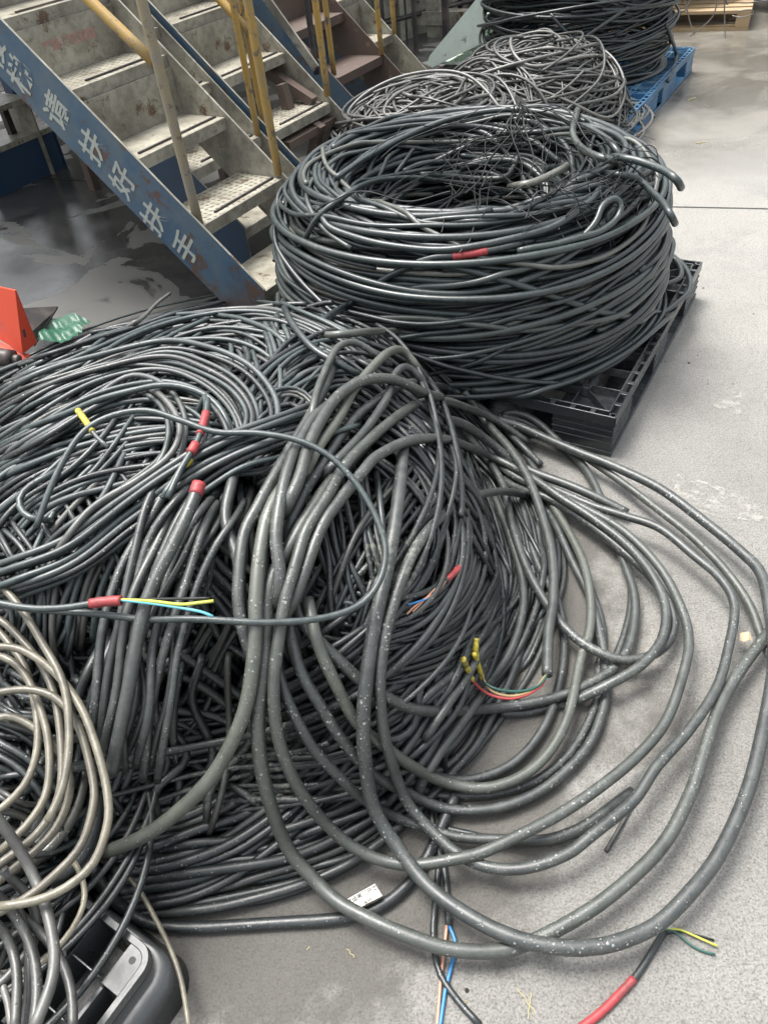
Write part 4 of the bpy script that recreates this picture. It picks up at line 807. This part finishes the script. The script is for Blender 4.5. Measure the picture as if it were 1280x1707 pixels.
wires(oV, [([(742, 968), (730, 985), (708, 998), (690, 1012), (678, 1024)], 'wire_p', .0022, .03), ([(742, 968), (725, 990), (700, 1002), (680, 1008)], 'wire_b', .0020, .034), ([(742, 970), (728, 992), (712, 1005), (696, 1018)], 'wire_r', .0020, .028), ([(742, 968), (722, 985), (700, 1008), (688, 1020)], 'wire_p', .0018, .03)])
HY = lambda x, y: np.maximum(Hall(x, y), .03)
WE.clear(); wires(oD, [([(912, 1130), (905, 1145), (880, 1160), (850, 1166), (820, 1160), (800, 1148), (786, 1133)], 'wire_r', .0032, .10), ([(911, 1130), (895, 1148), (865, 1155), (830, 1150), (810, 1140), (803, 1130)], 'wire_g', .0032, .11), ([(910, 1130), (890, 1153), (860, 1163), (835, 1160), (815, 1148), (800, 1120)], 'wire_t', .0032, .104)])
def stick(px, r, mat, name, parent, start, off=.12):
    P = trace(px, r, off, smooth=.1); P = P+(start-P[0]); P = resample(P, .004); V, F = tubemesh(P, r*(1+.12*np.sin(np.arange(len(P))*1.3)), 10); return meshobj(name, V, F, M[mat], parent, True, {'tint': np.full(len(V), .5)})
stick([(788, 1134), (782, 1118), (774, 1100)], .0060, 'yellow', 'taped_terminal', oD['o'], WE[0])
stick([(803, 1132), (797, 1112), (793, 1090), (794, 1066)], .0060, 'yellow', 'taped_terminal', oD['o'], WE[1])
stick([(800, 1120), (794, 1100), (790, 1090)], .0055, 'yellow', 'taped_terminal', oD['o'], WE[2])
oS = [e for e in REG if e['label'].startswith('thin black cable end with a pink')][0]
wires(oS, [([(748, 1545), (742, 1590), (735, 1640), (728, 1715)], 'wire_p', .0032, .001), ([(752, 1538), (762, 1570), (755, 1605), (742, 1655), (733, 1715)], 'wire_b', .0034, .003)])
part_span(oC['P'], oC['r'], .44, .98, 'red', 'tape', oC['o'], 1.15)
wires(oC, [([(1108, 1552), (1130, 1550), (1160, 1562), (1196, 1578)], 'wire_y', .0022, .006), ([(1108, 1552), (1128, 1556), (1150, 1575), (1170, 1586), (1192, 1592)], 'wire_g', .0022, .003), ([(1108, 1550), (1135, 1549), (1165, 1560), (1190, 1568)], 'iron', .002, .002)])
oQ = [e for e in REG if e['label'].startswith('black cable with a red tape band')][0]; n_ = len(oQ['P'])
part_span(oQ['P'], oQ['r'], .76, .86, 'red', 'tape', oQ['o'], 1.12)
# thin black tie wires tangled on the rim
def wire_curve(a, b, sag, z0=None):
    n = 24; t = np.linspace(0, 1, n)[:, None]; P = a*(1-t)+b*t
    for k in range(3): P[:, k] += wander(n, sag)*np.sin(np.pi*t[:, 0])**.5
    P[:, 2] += .5*sag*np.sin(np.pi*t[:, 0]); return P
kx0, ky0 = 868, 182
for i in range(84):
    if i < 24: a_ = (kx0+rng.normal()*6, ky0+rng.normal()*4); ang = rng.uniform(.15, 2.6); Lp = rng.uniform(80, 230)
    else: a_ = (rng.uniform(700, 1070), rng.uniform(200, 330)); ang = rng.uniform(0, 3.14); Lp = rng.uniform(70, 200)
    k_ = 5; pts = [a_]
    for q_ in range(k_): ang += rng.normal()*.30; pts.append((min(pts[-1][0]+Lp/k_*math.cos(ang)*1.2, 1072+6*q_), pts[-1][1]+Lp/k_*abs(math.sin(ang))*.8))
    rr = float(rng.choice([.0015, .002, .0027])); P = trace(pts, rr, rng.uniform(.03, .07), smooth=.3); P[:, 2] += wander(len(P), .012, 2)+.01
    o = cable(P, rr, 'cable', .3, 'tie_wire', 5, step=.012); o.data.materials[0] = M['iron']
    tag(o, 'hair-thin black wire in the loose tangle over the rim of the tall coil', 'wire', 'thin black wires tangled on the tall coil')
for i, px in enumerate([[(1000, 290), (1005, 340), (1015, 400), (1012, 460), (1010, 520), (1020, 545), (1060, 575)], [(1030, 300), (1010, 360), (1030, 420), (1068, 470), (1065, 500), (1080, 520)], [(1040, 270), (1080, 300), (1060, 350), (1085, 400), (1070, 420)], [(870, 400), (895, 440), (905, 480)], [(1040, 290), (1100, 330), (1095, 395), (1060, 410)], [(975, 290), (990, 330), (1030, 345), (1060, 340)]]):
    P = trace(px, .002, .045, smooth=.06, wob=2); o = cable(P, .0016, 'cable', .3, 'tie_wire', 5, step=.01); o.data.materials[0] = M['iron']
    tag(o, 'thin black wire dangling down the right front of the tall coil', 'wire', 'thin black wires hanging on the tall coil')
# ------------------------------------------------------------------ loose grey-brown coils beyond
fm = Mass()
def farloop(cx, cy, Rm, H, d, r, n=80):
    th = np.linspace(0, rng.uniform(2.5, 6.5), n)+rng.uniform(0, 6.3); e = rng.uniform(.6, 1)
    a = rng.uniform(0, 3.14); lx, ly = Rm*np.cos(th), Rm*e*np.sin(th); x = cx+lx*np.cos(a)-ly*np.sin(a)+wander(n, .025); y = cy+lx*np.sin(a)+ly*np.cos(a)+wander(n, .025)
    z = np.maximum(H(x, y)+d+wander(n, .02), .13); return np.stack([x, y, z], 1)
FC = [(.50, 4.30), (1.14, 4.80)]
for i in range(420):
    c = FC[i % 2]; fm.add(farloop(c[0]+rng.normal()*.09, c[1]+rng.normal()*.09, rng.uniform(.15, .62), Hfar, -rng.uniform(.0, .07), r=.0), rng.choice([.0062, .0075]), rng.random()*.9, 5)
for i in range(60):
    c = FC[i % 2]; rr = rng.choice([.0065, .0075, .009]); R = rng.uniform(.2, .6)
    P = farloop(c[0]+rng.normal()*.06, c[1]+rng.normal()*.06, R, Hfar, rng.uniform(.0, .04), rr)
    if i >= 24: fm.add(P, rr, rng.random(), 6); continue
    o = cable(P, rr, 'greyw', rng.random(), step=.03, sides=6)
    tag(o, ['grey-brown cable looped in the nearer of the two loose coils behind the tall coil', 'grey-brown cable looped in the farther loose coil, before the dark coil'][i % 2], 'cable', ['cables looped in the nearer loose coil', 'cables looped in the farther loose coil'][i % 2])
tag(fm.build('cable_mass', M['greyw']), 'inner tangle of grey-brown cables in the loose coils beyond the tall coil', 'cable', kind='stuff')
# far dark coil
C2 = np.array([1.62, 5.66]); P2R = np.array([.56, .59, .60, .60, .58, .53, .45, .35, .27]); P2Z = np.array([.17, .3, .42, .54, .66, .76, .81, .80, .7])
f2 = Mass()
for i in range(150):
    f2.add(resample(ring_strand(C2, P2R, P2Z, rng.uniform(0, 1.1), rng.uniform(0, 6.3), rng.uniform(.8, 1.3), .05, rng.uniform(-.08, -.015)), .04), .0085, rng.random()*.6, 6)
for i in range(34):
    if i % 2:
        f2.add(resample(ring_strand(C2, P2R, P2Z, .02+1.0*i/34, rng.uniform(0, 6.3), rng.uniform(1.1, 1.9), .11, rng.uniform(-.01, .03), ds=rng.normal()*.3), .03), .009, rng.random()*.6, 6); continue
    o = cable(ring_strand(C2, P2R, P2Z, .02+1.0*i/34, rng.uniform(0, 6.3), rng.uniform(1.1, 1.9), .11, rng.uniform(-.01, .03), ds=rng.normal()*.3), rng.choice([.0085, .0105]), 'coilc', min(1, abs(rng.normal(.4, .2))), 'wound_cable', 6, step=.03)
    tag(o, 'dark green-black cable wound round the far dark coil, %s' % ['near its base', 'on its lower side', 'on its middle', 'on its upper side', 'near its top'][i*5//34], 'cable', 'cables wound in the far dark coil')
tag(f2.build('inner_cable_windings', M['coilc']), 'inner turns showing through gaps in the far dark coil', 'cable', kind='stuff')
for i, (px, lb) in enumerate([([(900, -10), (920, 25), (960, 70)], 'stiff dark cable leaning across the left of the far dark coil'), ([(1075, -10), (1020, 30), (940, 85)], 'stiff dark cable slanting across the front of the far dark coil'),
        ([(1110, 40), (1127, 90), (1120, 120), (1113, 135)], 'dark cable end dangling at the right of the far dark coil')]):
    o = cable(trace(px, .011, .03, H=lambda x, y: np.where(np.hypot(x-C2[0], y-C2[1]) < .62, .62*.9, .1), smooth=.1), .011, 'coilc', .5, sides=8); tag(o, lb, 'cable')
# ------------------------------------------------------------------ far pallets and wires
wp_ = un(1130, 52, 0); wq = un(1246, 50, 0); wd_ = (wq-wp_)/np.linalg.norm(wq-wp_); wn_ = np.array([-wd_[1], wd_[0], 0])
wr = empty('wooden_pallet', wp_-wd_*.9, label='wooden pallet under grey wire tangle at the far top right', cat='pallet'); wl_ = float(np.linalg.norm(wq-wp_))+.9
p = Parts()
for k in range(7): p.box(UP*.115+wn_*(.15*k), wd_*wl_, wn_*.10, UP*.022)
p.build('deck', M['wood'], wr)
for k in (0, .47, 1):
    p = Parts(); p.box(wd_*(wl_-.10)*k+UP*.024, wd_*.10, wn_*1.0, UP*.09); p.build('block', M['wood'], wr)
p = Parts()
for k in range(3): p.box(wn_*(.45*k), wd_*wl_, wn_*.1, UP*.022)
p.build('bottom_board', M['wood'], wr)
wc = wp_-wd_*.9+wd_*wl_*.5+wn_*.5
wmss = Mass(); Hw = lambda x, y: .14+dome(x, y, wc[0], wc[1], wl_*.5, wl_*.5, .55, .35, 2, 2.5, .6)
for i in range(150): wmss.add(farloop(wc[0]+rng.normal()*.3, wc[1]+rng.normal()*.1, rng.uniform(.15, .5), Hw, -rng.uniform(0, .05), 0), .006, rng.random(), 5)
tag(wmss.build('wire_tangle', M['greyw']), 'tangle of thin grey wires heaped on the wooden pallet', 'wire', kind='stuff')
for i, px in enumerate([[(1140, -5), (1150, 35), (1158, 58)], [(1198, -5), (1185, 30), (1150, 60)], [(1207, -5), (1208, 40), (1209, 62)], [(1220, 25), (1235, 28), (1255, 22), (1250, 15), (1230, 18)]]):
    P = np.array([un(x, y, z) for (x, y), z in zip(px, np.linspace(.45, .05, len(px)) if i < 3 else [.17, .16, .2, .24, .22][:len(px)])]); o = cable(catmull(P, 30), .0045, 'greyw', 1., 'wire', 6)
    tag(o, ['thin pale wire hanging off the wooden pallet, left one', 'thin pale wire crossing another in front of the wooden pallet', 'thin straight wire hanging to the ground by the wooden pallet', 'tan wire ring on the corner of the wooden pallet'][i], 'wire')
c3 = un(1262, 25, 0)
m3 = Mass(); H3 = lambda x, y: dome(x, y, c3[0]+.5, c3[1]+.2, .55, .55, .5, .35, 2, 2.5, .6)
for i in range(60): m3.add(farloop(c3[0]+.5+rng.normal()*.06, c3[1]+.2+rng.normal()*.06, rng.uniform(.2, .5), lambda x, y: H3(x, y)-.1, rng.uniform(0, .04), 0), .010, rng.random(), 5)
tag(m3.build('cable_mass', M['coilc']), 'dark wire heap at the far right corner beyond the wooden pallet', 'cable', kind='stuff')
# ------------------------------------------------------------------ background wall, posts, frames
wa = un(560, 92, 0); wb = un(838, 20, 0); wdir = (wb-wa)/np.linalg.norm(wb-wa); wnn = np.array([-wdir[1], wdir[0], 0]); wall = Parts(); wlen = float(np.linalg.norm(wb-wa))
wall.box(wa-wdir*2.5, wdir*(wlen+2.5), wnn*.2, UP*2.2)
for k in range(8): wall.box(wa-wdir*2.5-wnn*.004+wdir*.01+UP*(.17+.22*k), wdir*(wlen+2.48), wnn*.003, UP*.012, 1)
for k in range(6): wall.box(wa+wdir*(wlen*k/6+.1)-wnn*.06, wdir*.07, wnn*.055, UP*2.5)
tag(wall.build('yard_wall', [M['concrete_wall'], M['greyst']]), 'weathered grey-beige wall behind the staircases', 'wall')
wl2 = Parts(); fa = np.array([-14, 15.5, 0]); wl2.box(fa, np.array([30., -3., 0]), np.array([.3, 3., 0]), UP*2.9); tag(wl2.build('far_warehouse', M['shed']), 'brown warehouse beyond the yard, mirrored in the wet concrete', 'building')
def bgbox(name, px, base_z, zt, w, mat, lb, cat, dist_y=None):
    P = un(px[0], px[1], base_z); p = Parts(); p.box(np.array([P[0], P[1], 0]), PB*-w, PA*w, UP*zt); o = p.build(name, M[mat]); tag(o, lb, cat); return P
st_ = empty('post_stand', un(722, 62, .0), label='pale timber post on a crossbar behind the far staircase', cat='post stand')
p = Parts(); p.box(-PB*-.06, PB*-.13, PA*.1, UP*1.9); p.build('post', M['white'], st_)
p = Parts(); p.box(PB*.32+PA*-.02+UP*.10, PB*-.62, PA*.13, UP*.10); p.build('crossbar', M['white'], st_)
for (x, y), mt, w, h, lb in (((738, 72), 'greyst', .045, 2.2, 'thin dark upright pole beside the pale post'), ((690, 90), 'greyst', .03, .8, 'short dark upright rod left of the pale post'), ((782, 40), 'brownst', .06, 2.2, 'rusty red-brown pole before the mint panel'), ((764, 45), 'greyst', .03, 2.0, 'thin black pole behind the rusty one')):
    bgbox('pole', (x, y), 0, h, w, mt, lb, 'pole')
pk = un(640, 70, 0); rk_ = empty('pipe_rack', pk, label='cluttered rack of pipes and pale uprights against the grey-beige wall', cat='rack')
for k in range(6):
    p = Parts(); xo = wdir*(.26*k-.4)-wnn*(.1+.08*(k % 2)); p.box(xo, wdir*.05, wnn*.05, UP*(1.1+.35*((k*3) % 4))); p.build('upright', M[['white', 'greyst', 'concrete_wall', 'brownst'][k % 4]], rk_)
for k in range(4):
    p = Parts(); z_ = .18+.27*k; p.tube(resample(np.array([-wdir*.5-wnn*.16+UP*z_, wdir*.6-wnn*.17+UP*(z_+.01), wdir*1.5-wnn*.15+UP*z_]), .1), .018, 10); p.build('pipe', M[['greyst', 'brownst', 'white', 'greyst'][k]], rk_, True)
for k in range(3):
    p = Parts(); p.tube(resample(np.array([wdir*(.35*k)-wnn*.2+UP*(.30+.2*k), wdir*(.35*k)-wnn*.2+UP*(.42+.2*k)]), .02), .035, 12); p.build('valve', M[['redm', 'greyst', 'brownst'][k]] if k else M['brownst'], rk_, True)
# mint sloped staircase side facing the other way, with dark post
pts = [(712, 105), (716, 92), (800, -10), (812, -10), (806, 70), (720, 112)]
vv = 3.9
q = Parts(); pr_ = []
for x, y in pts:
    u, z = onv(x, y, vv); pr_.append(SP(u, vv, z))
ms = empty('mint_staircase', pr_[0]*np.array([1, 1, 0]), label='pale mint stair side rising to the right behind the loose coils', cat='staircase')
q.prism([P-np.array(ms.location) for P in pr_], VDIR*.02); q.build('stringer', M['mint'], ms)
for k in range(5):
    a = pr_[1]+(pr_[2]-pr_[1])*(k+.5)/5-np.array(ms.location); q = Parts(); q.box(a+VDIR*.021-UP*.1, UDIR*.22, VDIR*.6, UP*.02); q.build('tread', M['mint'], ms)
u, z = onv(818, 62, vv); q = Parts(); q.box(SP(u, vv+.05, 0), UDIR*.09, VDIR*.09, UP*2.6); tag(q.build('steel_post', M['greyst']), 'dark brown steel post between mint panel and far dark coil', 'post')
# ------------------------------------------------------------------ red steel thing, film, dark plate, tag, leaf, straw
rb = empty('red_bracket', un(40, 585, .02)*np.array([1, 1, 0]), label='bright red bent steel bracket with a slot, at the left photo edge', cat='bracket')
RO = np.array(rb.location)
def wp(x, y, z): return un(x, y, z)-RO
p = Parts(); p.prism([wp(-40, 470, .34), wp(25, 484, .34), wp(60, 572, .12), wp(38, 590, .10), wp(-40, 540, .12)], PA*.006); p.build('upright_plate', M['redm'], rb)
p = Parts(); p.prism([wp(-40, 548, .115), wp(38, 588, .095), wp(50, 590, .09), wp(36, 604, .07), wp(-40, 604, .07)], UP*-.006); p.build('flange', M['redm'], rb)
p = Parts(); p.prism([wp(38, 549, .2), wp(41, 548, .2), wp(44, 561, .17), wp(41, 562, .17)], PA*.0065-PA*.009); p.build('slot', M['greyst'], rb)
cy = Parts(); a = wp(-30, 590, .12); b = wp(22, 598, .10); cy.tube(resample(np.array([a, (a+b)/2, b]), .02), .035, 16).tube(resample(np.array([b, b+(b-a)*.12, b+(b-a)*.2]), .02), .02, 12)
o = cy.build('grey_motor', M['greyst'], None, True); o.location = RO; tag(o, 'dark grey cylinder end lying against the red bracket', 'motor')
p = Parts(); p.prism([un(36, 516, .10), un(97, 513, .06), un(58, 578, .05), un(45, 560, .1)], UP*.008); tag(p.build('dark_plate', M['greyst']), 'dark triangular steel plate behind the red bracket', 'plate')
# crumpled film
n = 26; fx = np.linspace(0, 1, n); FV = []; c00, c10, c01, c11 = un(62, 586, 0), un(138, 582, 0), un(84, 540, 0), un(156, 550, 0)
for i in fx:
    for j in fx:
        b = (c00*(1-i)+c10*i)*(1-j)+(c01*(1-i)+c11*i)*j
        FV.append(b+UP*(.05+.012*math.sin(i*7+j*3)+.009*math.sin(j*11-i*5)+.003*math.sin(i*29+j*25)))
ii = (np.arange(n-1)[:, None]*n+np.arange(n-1)[None]).ravel()
tag(meshobj('plastic_film', FV, np.stack([ii, ii+n, ii+n+1, ii+1], 1), M['film'], None, True), 'crumpled translucent green plastic film between heap and red bracket', 'plastic sheet')
# paper label on the black cable
pc = [(575, 1502), (625, 1474), (637, 1494), (588, 1520)]; LB = [un(x, y, .040) for x, y in pc]
lb = Parts().prism(LB[::-1], UP*.0006).build('paper_label', M['paper']); tag(lb, 'small white printed paper label lying on the black ground cable', 'label')
ex = (LB[1]-LB[0]); ex /= np.linalg.norm(ex); ey = np.cross(UP, ex); cen = (LB[0]+LB[2])/2
for s, dy, sz in (('铁运闸门开关', .006, .0105), ('一启开', -.010, .0085)):
    place_text(text_mesh(s, sz), 'printing', cen+ey*dy+UP*.0009, ex, ey, UP, M['ink'], lb)
lp = Parts(); c = un(1242, 1062, .045); lp.addVF([c+np.array([math.cos(a)*r_, math.sin(a)*r_, .004*math.sin(3*a)]) for a, r_ in zip(np.linspace(0, 6.28, 10)[:-1], (.014, .017, .013, .016, .012, .017, .015, .011, .016))], [tuple(range(9))])
tag(lp.build('dry_leaf', M['leaf']), 'small tan dry leaf on the right hand ground cable', 'leaf')
for i, ((x, y), (x2, y2)) in enumerate([((885, 1655), (880, 1700)), ((862, 1648), (893, 1690)), ((405, 1472), (428, 1482)), ((578, 1583), (592, 1597)), ((770, 1675), (778, 1668)), ((516, 1578), (512, 1584)), ((1160, 162), (1146, 166)), ((1160, 238), (1176, 236))]):
    A, B_ = un(x, y, .002), un(x2, y2, .002); n_ = 8; t = np.linspace(0, 1, n_)[:, None]; P = A*(1-t)+B_*t; P[:, 0] += wander(n_, .002); o = cable(P, .0009 if y > 300 else .003, 'cable', .5, 'straw', 5, step=None); o.data.materials[0] = M['straw']
    tag(o, 'bit of dry straw lying on the wet concrete', 'straw', 'straws on the concrete')
for i, (x, y) in enumerate([(1256, 523), (1172, 480), (1108, 603), (1163, 592), (1240, 408), (1222, 640), (778, 1652), (1180, 640), (1148, 605)]):
    P = un(x, y, 0); r_ = rng.uniform(.003, .006); V = [P+np.array([math.cos(a)*r_*rng.uniform(.7, 1.2), math.sin(a)*r_*rng.uniform(.7, 1.2), 0]) for a in np.linspace(0, 6.28, 7)[:-1]]; V.append(P+UP*r_*.8)
    o = meshobj('pebble', V, [(k, (k+1) % 6, 6) for k in range(6)], M['greyst'], None, False); tag(o, 'dark crumb of grit lying on the open concrete', 'pebble', 'grit crumbs on the concrete')
